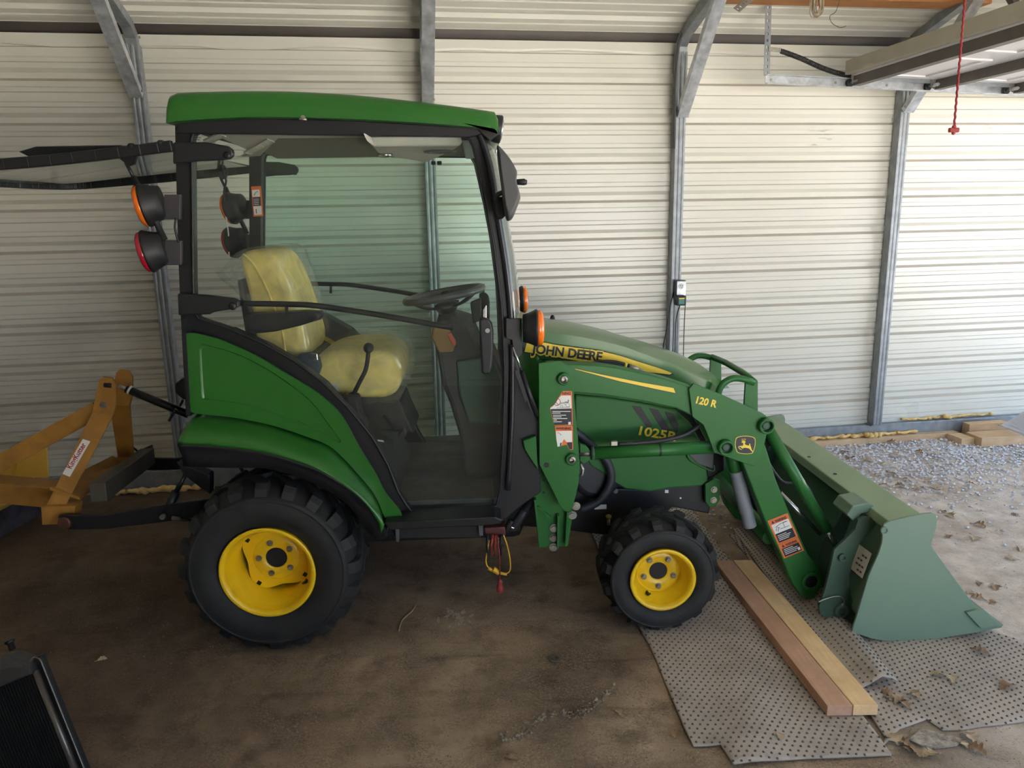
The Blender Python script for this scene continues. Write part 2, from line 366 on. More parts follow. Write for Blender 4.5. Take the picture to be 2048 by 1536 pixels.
def floor_mat():
    M = bpy.data.materials.new('dirt floor'); M.use_nodes = True; nt = M.node_tree; N = nt.nodes; L = nt.links; b = N['Principled BSDF']
    geo = N.new('ShaderNodeNewGeometry'); pos = geo.outputs['Position']
    def noise(s, d=8, r=0.6, vec=pos):
        n = N.new('ShaderNodeTexNoise'); n.inputs['Scale'].default_value = s; n.inputs['Detail'].default_value = d; n.inputs['Roughness'].default_value = r; L.new(vec, n.inputs['Vector']); return n.outputs['Fac']
    def rng(src, a, c, lo=0.0, hi=1.0):
        m = N.new('ShaderNodeMapRange'); m.inputs[1].default_value = a; m.inputs[2].default_value = c; m.inputs[3].default_value = lo; m.inputs[4].default_value = hi; L.new(src, m.inputs[0]); return m.outputs[0]
    def mixc(f, a, c):
        x = N.new('ShaderNodeMix'); x.data_type = 'RGBA'; L.new(f, x.inputs['Factor'])
        for k, s in (('A', a), ('B', c)):
            if isinstance(s, tuple): x.inputs[k].default_value = srgb(s)
            else: L.new(s, x.inputs[k])
        return x.outputs['Result']
    def mul(a, c):
        m = N.new('ShaderNodeMath'); m.operation = 'MULTIPLY'; L.new(a, m.inputs[0])
        if isinstance(c, float): m.inputs[1].default_value = c
        else: L.new(c, m.inputs[1])
        return m.outputs[0]
    c = mixc(rng(noise(2.2), 0.35, 0.68), (148, 127, 105), (184, 160, 134))
    c = mixc(rng(noise(7.0, 10), 0.5, 0.7, 0, 0.7), c, (96, 78, 62))
    # oily, trodden patches
    stain = mul(rng(noise(1.3, 5, 0.5), 0.5, 0.66), 0.6)
    c = mixc(stain, c, (74, 58, 46))
    # streaks left by dragging
    mp = N.new('ShaderNodeMapping'); mp.inputs['Scale'].default_value = (1.2, 7, 1); mp.inputs['Rotation'].default_value = (0, 0, 0.35); L.new(pos, mp.inputs[0])
    c = mixc(rng(noise(1.6, 7, 0.6, mp.outputs[0]), 0.56, 0.72, 0, 0.5), c, (60, 48, 40))
    # grit
    vo = N.new('ShaderNodeTexVoronoi'); vo.inputs['Scale'].default_value = 150; L.new(pos, vo.inputs['Vector'])
    grit = rng(vo.outputs['Distance'], 0.28, 0.12); gm = rng(noise(26, 3), 0.44, 0.6)
    c = mixc(mul(rng(noise(120, 6, .75), .46, .62, 0, .6), rng(noise(11, 4), .4, .6)), c, (70, 56, 44))
    c = mixc(mul(rng(noise(95, 8, .8), .5, .62, 0, .75), rng(noise(6, 6), .42, .62)), c, (186, 166, 140))
    c = mixc(mul(mul(grit, gm), 0.75), c, (206, 188, 162))
    # oily black-brown soil plus painted shade round the implement and the rear tyre
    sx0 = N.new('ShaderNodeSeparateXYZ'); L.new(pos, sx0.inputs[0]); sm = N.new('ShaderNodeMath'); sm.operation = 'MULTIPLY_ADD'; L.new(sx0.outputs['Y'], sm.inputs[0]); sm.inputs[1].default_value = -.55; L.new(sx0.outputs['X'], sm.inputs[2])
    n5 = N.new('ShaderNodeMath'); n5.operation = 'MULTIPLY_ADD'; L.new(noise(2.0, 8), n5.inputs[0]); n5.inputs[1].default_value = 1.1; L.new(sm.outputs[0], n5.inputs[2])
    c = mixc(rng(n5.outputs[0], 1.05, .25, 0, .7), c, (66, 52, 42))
    # the paler, greyer ground towards the door
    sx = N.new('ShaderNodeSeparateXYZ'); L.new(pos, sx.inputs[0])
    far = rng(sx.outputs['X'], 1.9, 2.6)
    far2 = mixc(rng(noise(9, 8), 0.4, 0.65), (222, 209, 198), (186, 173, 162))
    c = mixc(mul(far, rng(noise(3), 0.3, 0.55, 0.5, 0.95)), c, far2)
    L.new(c, b.inputs['Base Color'])
    b.inputs['Roughness'].default_value = 0.88; b.inputs['Specular IOR Level'].default_value = 0.25
    h1 = noise(60, 8, 0.7); h2 = noise(9, 5)
    ad = N.new('ShaderNodeMath'); ad.operation = 'ADD'; L.new(mul(h1, 0.35), ad.inputs[0]); L.new(h2, ad.inputs[1])
    ad2 = N.new('ShaderNodeMath'); ad2.operation = 'ADD'; L.new(ad.outputs[0], ad2.inputs[0]); L.new(mul(mul(grit, gm), 0.3), ad2.inputs[1])
    bp = N.new('ShaderNodeBump'); bp.inputs['Strength'].default_value = 0.9; bp.inputs['Distance'].default_value = 0.02; L.new(ad2.outputs[0], bp.inputs['Height']); L.new(bp.outputs[0], b.inputs['Normal'])
    return M
FLOOR = floor_mat()
MATM = mat('rubber floor mat', (182, 170, 160), 0.75, col2=(162, 151, 141), scale=4, amt=0.7, dirt=(118, 106, 96), dscale=5, damt=0.6, bump=0.2, bscale=160)
MATD = mat('rubber mat studs', (96, 89, 84), 0.75, col2=(80, 74, 70), scale=30)
STONE = mat('grey gravel', (228, 228, 236), 0.8, col2=(166, 164, 170), scale=45, amt=1.0, detail=2)
PEB = mat('dull pebbles', (150, 138, 120), 0.85, col2=(96, 84, 70), scale=40, amt=1.0, detail=2)
LEAF = mat('dry oak leaf', (158, 128, 98), 0.75, col2=(112, 84, 62), scale=20, amt=0.9)
LEAFP = mat('bleached leaf', (190, 172, 146), 0.75, col2=(150, 126, 98), scale=20, amt=0.9)
# ------------------------------------------------------------------ setting
UL, UR, VF = -4.0, 5.7, -4.2            # left end, right (door) end, front wall
EAVE = 2.53
RIB0, RIBP = 2.356, 0.2275
def sheet_profile(z0, z1, first, pitch=RIBP):
    """(z, depth) of the ribbed sheet seen from inside: deep grooves, two shallow beads between"""
    pts = [(z0, 0)]; ks = []
    k = math.ceil((z0 - first) / pitch) - 1
    while first + k * pitch < z1 + pitch: ks.append(first + k * pitch); k += 1
    for c in ks:
        for dz, dd in ((-0.033, 0), (-0.017, 0.021), (0.012, 0.021), (0.033, 0)): pts.append((c + dz, dd))
        for f in (1 / 3, 2 / 3):
            b = c + pitch * f
            for dz, dd in ((-0.016, 0), (-0.010, 0.005), (0.010, 0.005), (0.016, 0)): pts.append((b + dz, dd))
    pts = sorted([p for p in pts if z0 <= p[0] <= z1]); pts.append((z1, 0)); return pts
def sheet(mb, a, d, z0, z1, out, first=RIB0):
    """ribbed sheet from a along d (vector), ribs pushed along out"""
    pr = sheet_profile(z0, z1, first); a = V(a); d = V(d); out = V(out)
    for (za, da), (zb, db) in zip(pr[:-1], pr[1:]):
        p = a + out * da + V((0, 0, za)); q = a + out * db + V((0, 0, zb))
        mb.poly([p, p + d, q + d, q])
fl = MB(); fl.poly([W(UL - .1, VF - .1, 0), W(UR + 0.05, VF - .1, 0), W(UR + 0.05, WV + .1, 0), W(UL - .1, WV + .1, 0)])
struct(fl, 'floor', FLOOR)
wb = MB()
useam = uz(1391, 500)[0]
sheet(wb, W(UL, WV, 0), TU * (useam - UL), 0.0, 2.62, TN)
sheet(wb, W(useam - 0.03, WV + 0.003, 0), TU * (UR - useam + 0.03), 0.0, 2.62, TN)
struct(wb, 'wall_back', WALLM)
wl = MB(); sheet(wl, W(UL, VF, 0), TN * (WV - VF), 0.0, 3.6, -TU); struct(wl, 'wall_left', WALLM)
FB = (1.2, 4.7, 2.35)                     # open bay added in the front wall for fill light, unseen behind the viewer
wf = MB(); sheet(wf, W(UL, VF, 0), TU * (FB[0] - UL), 0.0, EAVE + .1, -TN); sheet(wf, W(FB[1], VF, 0), TU * (UR - FB[1]), 0.0, EAVE + .1, -TN); sheet(wf, W(FB[0], VF, 0), TU * (FB[1] - FB[0]), FB[2], EAVE + .1, -TN); struct(wf, 'wall_front', WALLM)
# right end: header and jambs around the open door bay
wr = MB()
DOORS = ((-1.15, 1.62),)
for v0, v1, z0, z1 in ((1.62, WV + .1, 0, 3.6), (VF, -1.15, 0, 3.6), (VF, WV + .1, 2.25, 3.6)):
    wr.prism([W(UR, v0, z0), W(UR, v1, z0), W(UR, v1, z1), W(UR, v0, z1)], TU * 0.06)
struct(wr, 'wall_right', WALLM)
# roof: two ribbed slopes
RS = 0.26
def roof(v0, z0, v1, z1, name):
    mb = MB(); d = W(0, v1, z1) - W(0, v0, z0); Lr = d.length; e = d.normalized(); nn = TU.cross(e); nn = nn if nn.z > 0 else -nn
    pr = sheet_profile(0, Lr, 0.05)
    for (za, da), (zb, db) in zip(pr[:-1], pr[1:]):
        p = W(UL, v0, z0) + e * za + nn * da; q = W(UL, v0, z0) + e * zb + nn * db; t = TU * (UR + .1 - UL)
        mb.poly([p, p + t, q + t, q])
    return struct(mb, name, WALLM)
RIDGE = (WV + VF) / 2
roof(WV + 0.08, 2.60 - .02, RIDGE, 2.60 + RS * (WV - RIDGE), 'ceiling')
roof(VF, 2.60, RIDGE, 2.60 + RS * (RIDGE - VF), 'ceiling_front')
# rounded eave strip, its dark colour standing in for the recess's shade, and the buckled flashing strip under it
e = MB(); r = []
for u in (UL, UR): r.append([W(u, WV + 0.03 - 0.06 * sin(a) , 2.605 - 0.045 * cos(a)) for a in [pi * i / 8 for i in range(9)]])
e.loft(r, caps=True); struct(e, 'trim_1', mat('shaded eave strip', (88, 82, 78), 0.6, col2=(70, 65, 62), scale=4))
e = MB(); n = 150; ring = []
for i in range(n + 1):
    u = UL + (UR - UL) * i / n; wv = -.006 + 0.018 * mnoise.noise(V((u * 2.2, 0, 0))) + 0.004 * mnoise.noise(V((u * 7, 3, 0)))
    ring.append([W(u, WV - 0.004, 2.562), W(u, WV - 0.007, 2.525 + wv), W(u, WV - 0.011, 2.508 + wv), W(u, WV - 0.004, 2.506 + wv)])
e.loft(ring, closed=False); struct(e, 'trim_2', WALLM)
# base rail (galvanised channel) along the wall foot and the timber sill in front of it
b = MB(); b.prism([W(UL, WV - .055, .0), W(UL, WV - .004, .0), W(UL, WV - .004, .118), W(UL, WV - .05, .118)], TU * (UR - UL))
struct(b, 'trim_3', GALV, bevel=.004)
b = MB(); b.prism([W(1.6, WV - .105, 0), W(1.6, WV - .02, 0), W(1.6, WV - .02, .042), W(1.6, WV - .105, .042)], TU * (4.35 - 1.6))
tag(b.build('sill_board', LUMD, bevel=.003), 'long pale timber sill board lying along the foot of the wall behind the bucket', 'board')
def bead(u0, u1, v, z, r, label, seed, k=0.5):
    rnd = random.Random(seed); mb = MB(); pts = []; rs = []; n = int((u1 - u0) / 0.02)
    for i in range(n + 1):
        u = u0 + (u1 - u0) * i / n
        q = rnd.uniform(1 - k, 1 + k * 1.2); pts.append(W(u, v + rnd.uniform(-.004, .004), z + rnd.uniform(-.004, .006))); rs.append(r * q)
    mb.tube(pts, rs, n=8)
    for _ in range(int((u1 - u0) * 9)):
        u = rnd.uniform(u0, u1); mb.ball(W(u, v - rnd.uniform(0, .02), z + rnd.uniform(-.002, .012)), rnd.uniform(.008, .02), 8, (1.3, 1, .8))
    o = mb.build('foam_bead', FOAM); return tag(o, label, 'sealant')
ua = uz(205, 985, WV - .09)[0]; ub = uz(425, 968, WV - .09)[0]
bead(ua, ub, WV - .09, .016, .016, 'lumpy cream foam bead on the floor behind the yellow rear blade', 3)
bead(2.55, 4.05, WV - .07, .055, .010, 'long cream foam bead between the base rail and the sill board, behind the bucket', 4, .25)
bead(uz(1800, 842)[0], uz(1985, 828)[0], WV - .012, .13, .008, 'thin foam bead along the top of the base rail beside the right-hand steel post', 5, .3)
u0 = uz(1742, 873, WV - .08)[0]; mb = MB(); rnd = random.Random(9)
for i in range(12): mb.ball(W(u0 + rnd.uniform(-.05, .06), WV - .085 + rnd.uniform(-.02, .015), .058 + rnd.uniform(-.01, .014)), rnd.uniform(.012, .022), 9)
tag(mb.build('foam_blob', FOAM), 'lumpy knot of cream foam on the sill board below the right-hand post', 'sealant')

# ------------------------------------------------------------------ galvanised posts with knee braces
def post(px_hi, px_lo, label, brace=True, zb=2.17, shift=0.0):
    """post centred under two picture points on its front face"""
    v0 = WV - 0.072
    u = (uz(px_hi[0], px_hi[1], v0)[0] + uz(px_lo[0], px_lo[1], v0)[0]) / 2 + shift
    t = top('steel_post', W(u, WV - .04, 0), label, 'post', 'galvanised posts along the back wall')
    mb = MB(); w = .032; g = .0035
    sec = [(-w, v0), (-w * .62, v0), (-w * .5, v0 + g), (-w * .3, v0 + g), (-w * .18, v0), (w * .18, v0), (w * .3, v0 + g), (w * .5, v0 + g), (w * .62, v0), (w, v0), (w, WV - .006), (-w, WV - .006)]
    mb.prism([W(u + a, b_, .118) for a, b_ in sec], (0, 0, 2.50 - .118)); mb.build('post_tube', GALV, t, bevel=.002)
    # rafter bow leaving the post head under the roof sheet
    mb = MB(); p = [W(u, WV - .04, 2.44), W(u, WV - .05, 2.54), W(u, WV - .11, 2.59), W(u, WV - .6, 2.60 + RS * .6 - .03), W(u, RIDGE, 2.60 + RS * (WV - RIDGE) - .04)]
    for a, c in zip(p[:-1], p[1:]): mb.obox(a, c, .056, .05, up=TU.cross(c - a))
    mb.build('roof_bow', GALV, t, bevel=.002)
    if brace:
        a, c = W(u, v0 - .016, zb), W(u, 1.36, 2.735); mb = MB(); d = (c - a).normalized(); q = d.cross(TU)
        # lipped channel, open towards the wall
        s = [(-.034, -.02), (.034, -.02), (.034, .02), (.029, .02), (.029, -.015), (-.029, -.015), (-.029, .02), (-.034, .02)]
        qq = q if q.dot(V((0, 0, 1))) < 0 else -q
        mb.prism([a + TU * x + (-qq) * (y * 1.0) for x, y in s], c - a)
        kb = mb.build('knee_brace', GALVB, t, bevel=.001)
        for q, sgn in ((a.lerp(c, .04), -1), (a.lerp(c, .04), 1), (a.lerp(c, .95), 1)):
            mb = MB(); mb.bolt(q + TU * sgn * .034, TU * sgn, .006, .006); mb.build('screw', ZINC, kb)
        for dz in (.06, .3):
            mb = MB(); mb.bolt(W(u + .034, WV - .04, zb + dz), TU, .006, .006); mb.build('screw', ZINC, kb)
    mb = MB(); mb.prism([W(u - .05, v0 - .01, .118), W(u + .05, v0 - .01, .118), W(u + .05, WV - .006, .118), W(u - .05, WV - .006, .118)], (0, 0, .006)); mb.build('foot_plate', GALV, t)
    return u
U1 = post((280, 260), (320, 545), 'galvanised steel post behind the open rear window, leftmost in the photo', zb=2.24)
U2 = post((853, 100), (880, 860), 'galvanised steel post seen above the cab roof and through the cab glass', zb=2.20)
U3 = post((1364, 250), (1348, 620), 'galvanised steel post carrying the power outlet', zb=2.14)
U4 = post((1809, 240), (1757, 835), 'galvanised steel post below the door track, rightmost in the photo', zb=2.17)

# conduit looping down past the head of the third post
mb = MB(); pc = [W(U3 - .045, WV - .09, 1.95), W(U3 - .045, WV - .09, 2.45), W(U3 - .03, WV - .10, 2.58), W(U3 + .03, WV - .25, 2.66), W(U3 + .08, WV - .5, 2.70)]
mb.tube(fillet(pc, .12, 6), .009, 12)
tag(mb.build('conduit', GREYP), 'bent grey conduit running up the head of the outlet post', 'pipe')

# ------------------------------------------------------------------ outlet, charger and their leads
vO = WV - .076
c = atv(1357, 578, vO); o = top('power_outlet', c, 'grey weatherproof power outlet with hanging cords screwed to a steel post', 'outlet'); OUT = o
def wbox(mb, c, w, h, d0, d1):
    return mb.prism([c + TU * a * w / 2 + V((0, 0, b_ * h / 2)) - TN * d0 for a, b_ in ((-1, -1), (1, -1), (1, 1), (-1, 1))], -TN * (d1 - d0))
mb = MB(); wbox(mb, c, .064, .115, .001, .045); mb.build('box', GREYP, o, bevel=.006)
mb = MB(); wbox(mb, c, .058, .105, .045, .048); fp = mb.build('cover_plate', GALVB, o, bevel=.002)
mb = MB(); mb.cyl(c - TN * .048 + V((0, 0, .022)), c - TN * .052 + V((0, 0, .022)), .017); fc = mb.build('receptacle', WHITE, o)
mb = MB()
for s in (-1, 1): wbox(mb, c + TU * .006 * s + V((0, 0, .025)), .003, .010, .052, .0526)
wbox(mb, c + V((0, 0, .013)), .005, .005, .052, .0526); mb.build('slot', NAVY, fc)
c2 = atv(1358, 600, vO - .05); o = top('battery_charger', c2, 'small black battery charger with a green label, plugged into the outlet', 'charger')
mb = MB(); wbox(mb, c2, .062, .062, .0, .045); mb.build('body', BLACK, o, bevel=.006)
mb = MB(); wbox(mb, c2 + V((0, 0, -.006)), .036, .030, .0455, .0465); lb = mb.build('label', mat('green label', (60, 120, 116), .5), o, label='green label with a yellow strip')
mb = MB(); wbox(mb, c2 + V((0, 0, .014)), .036, .007, .0455, .0465); mb.build('strip', DECALY, lb)
mb = MB(); k = [c2 - TN * .02 + V((0, 0, -.031)), atv(1352, 640, vO - .02), atv(1350, 700, vO - .02), atv(1347, 760, vO - .03), atv(1345, 830, vO - .03), atv(1343, 880, vO - .03)]
mb.tube(arc(k, 6), .0035, 8); mb.build('lead', BLACK, o)
mb = MB(); k = [atv(1366, 572, vO - .04), atv(1371, 592, vO - .04), atv(1369, 640, vO - .02), atv(1367, 700, vO - .02), atv(1366, 770, vO - .02), atv(1364, 850, vO - .02)]
mb.tube(arc(k, 6), .0028, 8); mb.build('cord', BLACK, OUT)
mb = MB(); k = [atv(1347, 585, vO - .005), atv(1340, 615, vO - .005), atv(1333, 660, vO - .005), atv(1326, 700, vO - .005), atv(1324, 760, vO - .005), atv(1322, 880, vO - .005)]
mb.tube(arc(k, 6), .0035, 8); mb.build('cord', BLACK, OUT)

# ------------------------------------------------------------------ overhead door, parked open on its tracks
VT = 1.62
A0, A1 = atv(1530, 159, VT), atv(2046, 184, VT)
ax = (A1 - A0).normalized(); A1 = A0 + ax * 2.75
t = top('door_track', A0, 'horizontal galvanised door track crossing in front of the right-hand post', 'track')
mb = MB(); s = [(.000, -.026), (.032, -.026), (.032, -.021), (.0035, -.021), (.0035, .021), (.026, .021), (.026, .026), (.000, .026)]
mb.prism([A0 - TN * a + V((0, 0, b_)) for a, b_ in s], A1 - A0); rail = mb.build('rail', GALVB, t, bevel=.001)
for f in (.02, .35, .62, .9):
    mb = MB(); mb.bolt(A0 + ax * (f * 1.2 + .01) - TN * .0035, -TN, .006, .004); mb.build('bolt', ZINC, rail)
# perforated angle from the beam down to the track end
h0, h1 = atv(1537, 8, VT), atv(1533, 152, VT)
mb = MB(); n = 11; wst = TU * .016; d = (h1 - h0) / n
for i in range(n):   # strip with punched slots
    a = h0 + d * i; b_ = a + d
    mb.ring([a - wst, a + wst, b_ + wst, b_ - wst], [a + d * .3 - TU * .005, a + d * .3 + TU * .005, a + d * .7 + TU * .005, a + d * .7 - TU * .005], TN * .003)
mb.prism([h0 + wst, h0 + wst + TN * .03, h1 + wst + TN * .03, h1 + wst], TU * .003)
mb.build('hanger_strap', GALV, t, label='perforated angle hanger')
# slack extension spring with its clevis
s0 = atv(1562, 102, VT + .02); pts = [atv(1537, 98, VT - .005), atv(1552, 100, VT - .005)]
o = top('extension_spring', s0, 'dark slack coil spring drooping from the perforated hanger to the door', 'spring')
mb = MB(); mb.obox(pts[0], pts[1] + TU * .03, .004, .022); mb.build('clevis', ZINC, o)
cl = arc([s0, atv(1600, 116, VT + .02), atv(1650, 138, VT + .02), atv(1700, 152, VT + .02), atv(1768, 162, VT + .02)], 24)
mb = MB(); hel = []; L_ = resample(cl, 420)
for i, p in enumerate(L_):
    a = i * 2 * pi / 6.0; tt_ = (L_[min(i + 1, 419)] - L_[max(i - 1, 0)]).normalized(); e1 = tt_.cross(TN).normalized(); hel.append(p + (e1 * cos(a) + TN * sin(a)) * .0125)
mb.tube(hel, .0032, 6); mb.tube(cl, .0112, 10); mb.build('coil', mat('spring steel', (70, 66, 66), .45, .6), o)
mb = MB(); pw = atv(1795, 152, VT + .02); mb.lathe([(-.008, .02), (-.008, .034), (-.003, .028), (.003, .028), (.008, .034), (.008, .02)], pw, TN, 28); mb.build('pulley', GALV, o)
# door sections
S0 = ax.dot(atv(1690, 160, VT) - A0); DW = 2.55; SEC = .515
dt = top('overhead_door', A0 + ax * S0, 'white panelled garage door parked open overhead on its tracks', 'garage door')
N0 = (TU.cross(TN)); nz = V((0, 0, 1))
for k in range(4):
    a = A0 + ax * (S0 + SEC * k) - TN * .06 + nz * .03; e1 = ax * (SEC - .006); e2 = -TN * DW
    mb = MB(); mb.prism([a, a + e1, a + e1 + e2, a + e2], nz * .045)
    # embossed panels on the underside
    for j in range(4):
        w = DW / 4; q = a + e2 * ((j + .12) / 4) + ax * .09; f1 = ax * (SEC - .19); f2 = -TN * w * .76
        mb.ring([q, q + f1, q + f1 + f2, q + f2], [q + (f1.normalized() + f2.normalized()) * .03, q + f1 + (-f1.normalized() + f2.normalized()) * .03, q + f1 + f2 - (f1.normalized() + f2.normalized()) * .03, q + f2 + (f1.normalized() - f2.normalized()) * .03], -nz * .008)
    sec = mb.build('door_section', WHITEP, dt, bevel=.003)
    mb = MB(); q = a + ax * .012 - nz * .052; mb.prism([q, q + ax * .045, q + ax * .045 + nz * .052, q + ax * .04 + nz * .052, q + ax * .04 + nz * .006, q + ax * .006 + nz * .006, q + ax * .006 + nz * .052, q + nz * .052], e2)
    mb.build('strut', DKSTEEL, sec, bevel=.001)
    mb = MB(); mb.prism([a + TN * .001 - nz * .02, a + TN * .001 + e1 - nz * .02, a + TN * .001 + e1 + nz * .05, a + TN * .001 + nz * .05], -TN * .003); mb.build('end_stile', GALV, sec)
    # roller on its hinge bracket
    rc = A0 + ax * (S0 + SEC * k + (0 if k else .02)) - TN * .014
    mb = MB(); mb.cyl(rc, rc - TN * .012, .022); rl = mb.build('roller', BLACK, sec)
    mb = MB(); mb.cyl(rc, rc - TN * .10, .005, n=10); mb.cyl(rc - TN * .03, rc - TN * .09, .010, n=14); mb.build('roller_stem', GALVB, sec)
    mb = MB(); p = rc - TN * .05; mb.prism([p - ax * .02 + nz * .03, p + ax * .07 + nz * .03, p + ax * .07 + nz * .005, p + ax * .02 - nz * .022, p - ax * .014 - nz * .012], -TN * .003)
    mb.bolt(p + ax * .055 + nz * .016 - TN * .003, -TN, .006, .006); mb.build('hinge', ZINC, sec)
# wide end cap on the leading edge
a = A0 + ax * (S0 - .035) - TN * .05 + nz * .035
mb = MB(); mb.prism([a, a + ax * .03, a + ax * .03 + nz * .075, a + nz * .075], -TN * DW); mb.build('leading_edge', mat('door edge beige', (176, 170, 154), .55, col2=(150, 144, 130), scale=6), dt, bevel=.004)
# red release rope
r0, r1 = atv(1931, -12, .2), atv(1908, 256, .2)
o = top('release_rope', r1, 'thin red rope hanging from overhead in front of the open garage door', 'rope')
mb = MB(); cp = resample([r0, r0.lerp(r1, .5), r1], 90); hel = []
for i, p in enumerate(cp): hel.append(p + TU * .0012 * cos(i * 1.3) + TN * .0012 * sin(i * 1.3))
mb.tube(hel, .0042, 8); mb.build('cord', ROPE, o)
mb = MB(); mb.obox(r1 - TU * .021 - nz * .008, r1 + TU * .021 - nz * .008, .016, .018); mb.cyl(r1, r1 - nz * .026, .010, .006, 12); mb.cyl(r1 + nz * .012, r1 - nz * .0, .006, .010, 12); mb.build('handle', REDP, o, bevel=.004)
# timber beam hung along the eave, with what hangs on it
b0, b1 = atv(1405, 9, VT), atv(1946, 26, VT); zb = (b0.z + b1.z) / 2
ub0, ub1 = TU.dot(b0), TU.dot(b1)
mb = MB(); mb.prism([W(ub0, VT, zb + .01), W(ub0, VT - .14, zb + .01), W(ub0, VT - .14, zb + .05), W(ub0, VT, zb + .05)], TU * (ub1 - ub0))
tag(mb.build('timber_beam', LUMC, bevel=.003), 'orange pine timber beam fixed overhead between post and door', 'beam')
cc = atv(1634, 6, VT - .16)
o = top('wire_coil', cc, 'hank of beige wire hanging over the timber beam', 'wire'); rnd = random.Random(5); mb = MB()
for i in range(9):
    a = rnd.uniform(.020, .036); h = rnd.uniform(.075, .105); dx = rnd.uniform(-.012, .012); dy = rnd.uniform(-.012, .012)
    mb.tube([cc + TU * (a * sin(q) + dx) + nz * (-h * cos(q) * 1.0 + .03) - TN * (dy + .01 * sin(3 * q)) for q in [2 * pi * j / 26 for j in range(27)]], .0028, 6)
mb.build('strands', mat('beige wire', (176, 162, 138), .6, col2=(120, 104, 86), scale=40), o)
mb = MB(); k = [atv(1682, -10, VT - .15), atv(1672, 22, VT - .15), atv(1660, 32, VT - .15), atv(1664, 46, VT - .15), atv(1680, 55, VT - .15), atv(1692, 52, VT - .15)]
mb.tube(arc(k, 6), .0018, 6); tag(mb.build('loose_wire', mat('dark wire', (92, 80, 70), .6)), 'single thin curled wire dangling below the timber beam', 'wire')
a, c = atv(1506, -8, VT - .2), atv(1473, 20, VT - .2); mb = MB(); n = 6; d = (c - a) / n; sd = TU.lerp(-nz, .35).normalized() * .02
for i in range(n):
    p = a + d * i; q = p + d; mb.ring([p - sd, p + sd, q + sd, q - sd], [p + d * .3 - sd * .3, p + d * .3 + sd * .3, p + d * .7 + sd * .3, p + d * .7 - sd * .3], TN * .003)
mb.prism([a - sd, a - sd - TN * .03, c - sd - TN * .03, c - sd], TU * .003)
tag(mb.build('perforated_bracket', DKSTEEL), 'short perforated steel angle hooked over the left end of the beam', 'bracket')
a, c = atv(2012, -22, 1.0), atv(2062, 64, 1.0); mb = MB(); mb.obox(a, c, .035, .03); mb.bolt(a.lerp(c, .55) - TN * .02, -TN, .007, .006)
tag(mb.build('angle_brace', DKSTEEL), 'dark steel brace crossing the top right corner above the door', 'brace')

# ------------------------------------------------------------------ clutter by the far right wall
def block(px, label, yaw, ln, w, h, z0=0.0, ref='l'):
    p = atz(px[0], px[1], z0); d = (TU * cos(yaw) + TN * sin(yaw)); n = V((-d.y, d.x, 0))
    mb = MB(); mb.prism([p, p + d * ln, p + d * ln + n * w, p + n * w], (0, 0, h))
    return tag(mb.build('timber_offcut', LUMD, bevel=.003), label, 'wood block', 'timber offcuts by the right wall')
block((1962, 895), 'pale timber offcut on the gravel, the long front one of the three', -.02, .62, .15, .066)
block((1922, 892), 'pale timber offcut on the gravel at the left end of the three', .02, .10, .13, .05)
block((1936, 878), 'pale timber offcut standing behind and above the other two', -.02, .30, .07, .105)
mb = MB(); rg = []
for i in range(13):
    s = i / 12
    base = atz(1994 + 75 * s, 846 + 36 * s, .10 - .03 * s); topp = base + TU * (.05 + .06 * s) + TN * (-.05 + .12 * s) + nz * (.015 + .30 * s)
    rg.append([base.lerp(topp, q) + TN * .05 * sin(pi * q) - nz * .03 * sin(pi * q) for q in [j / 8 for j in range(9)]])
mb.loft(rg, closed=False)
o = mb.build('plastic_sheet', mat('pale grey sheet', (214, 218, 230), .35, col2=(198, 203, 218), scale=3)); md = o.modifiers.new('thick', 'SOLIDIFY'); md.thickness = .004
tag(o, 'curled pale grey sheet leaning by the wall at the far right edge', 'sheet')
# ------------------------------------------------------------------ the compact tractor with cab and loader
T = top('compact_tractor', (0.6, 0.6, 0), 'green and yellow compact tractor with glazed cab and front loader', 'tractor')
YC = 0.6
def both(fn):
    for mir in (False, True): fn(mir)

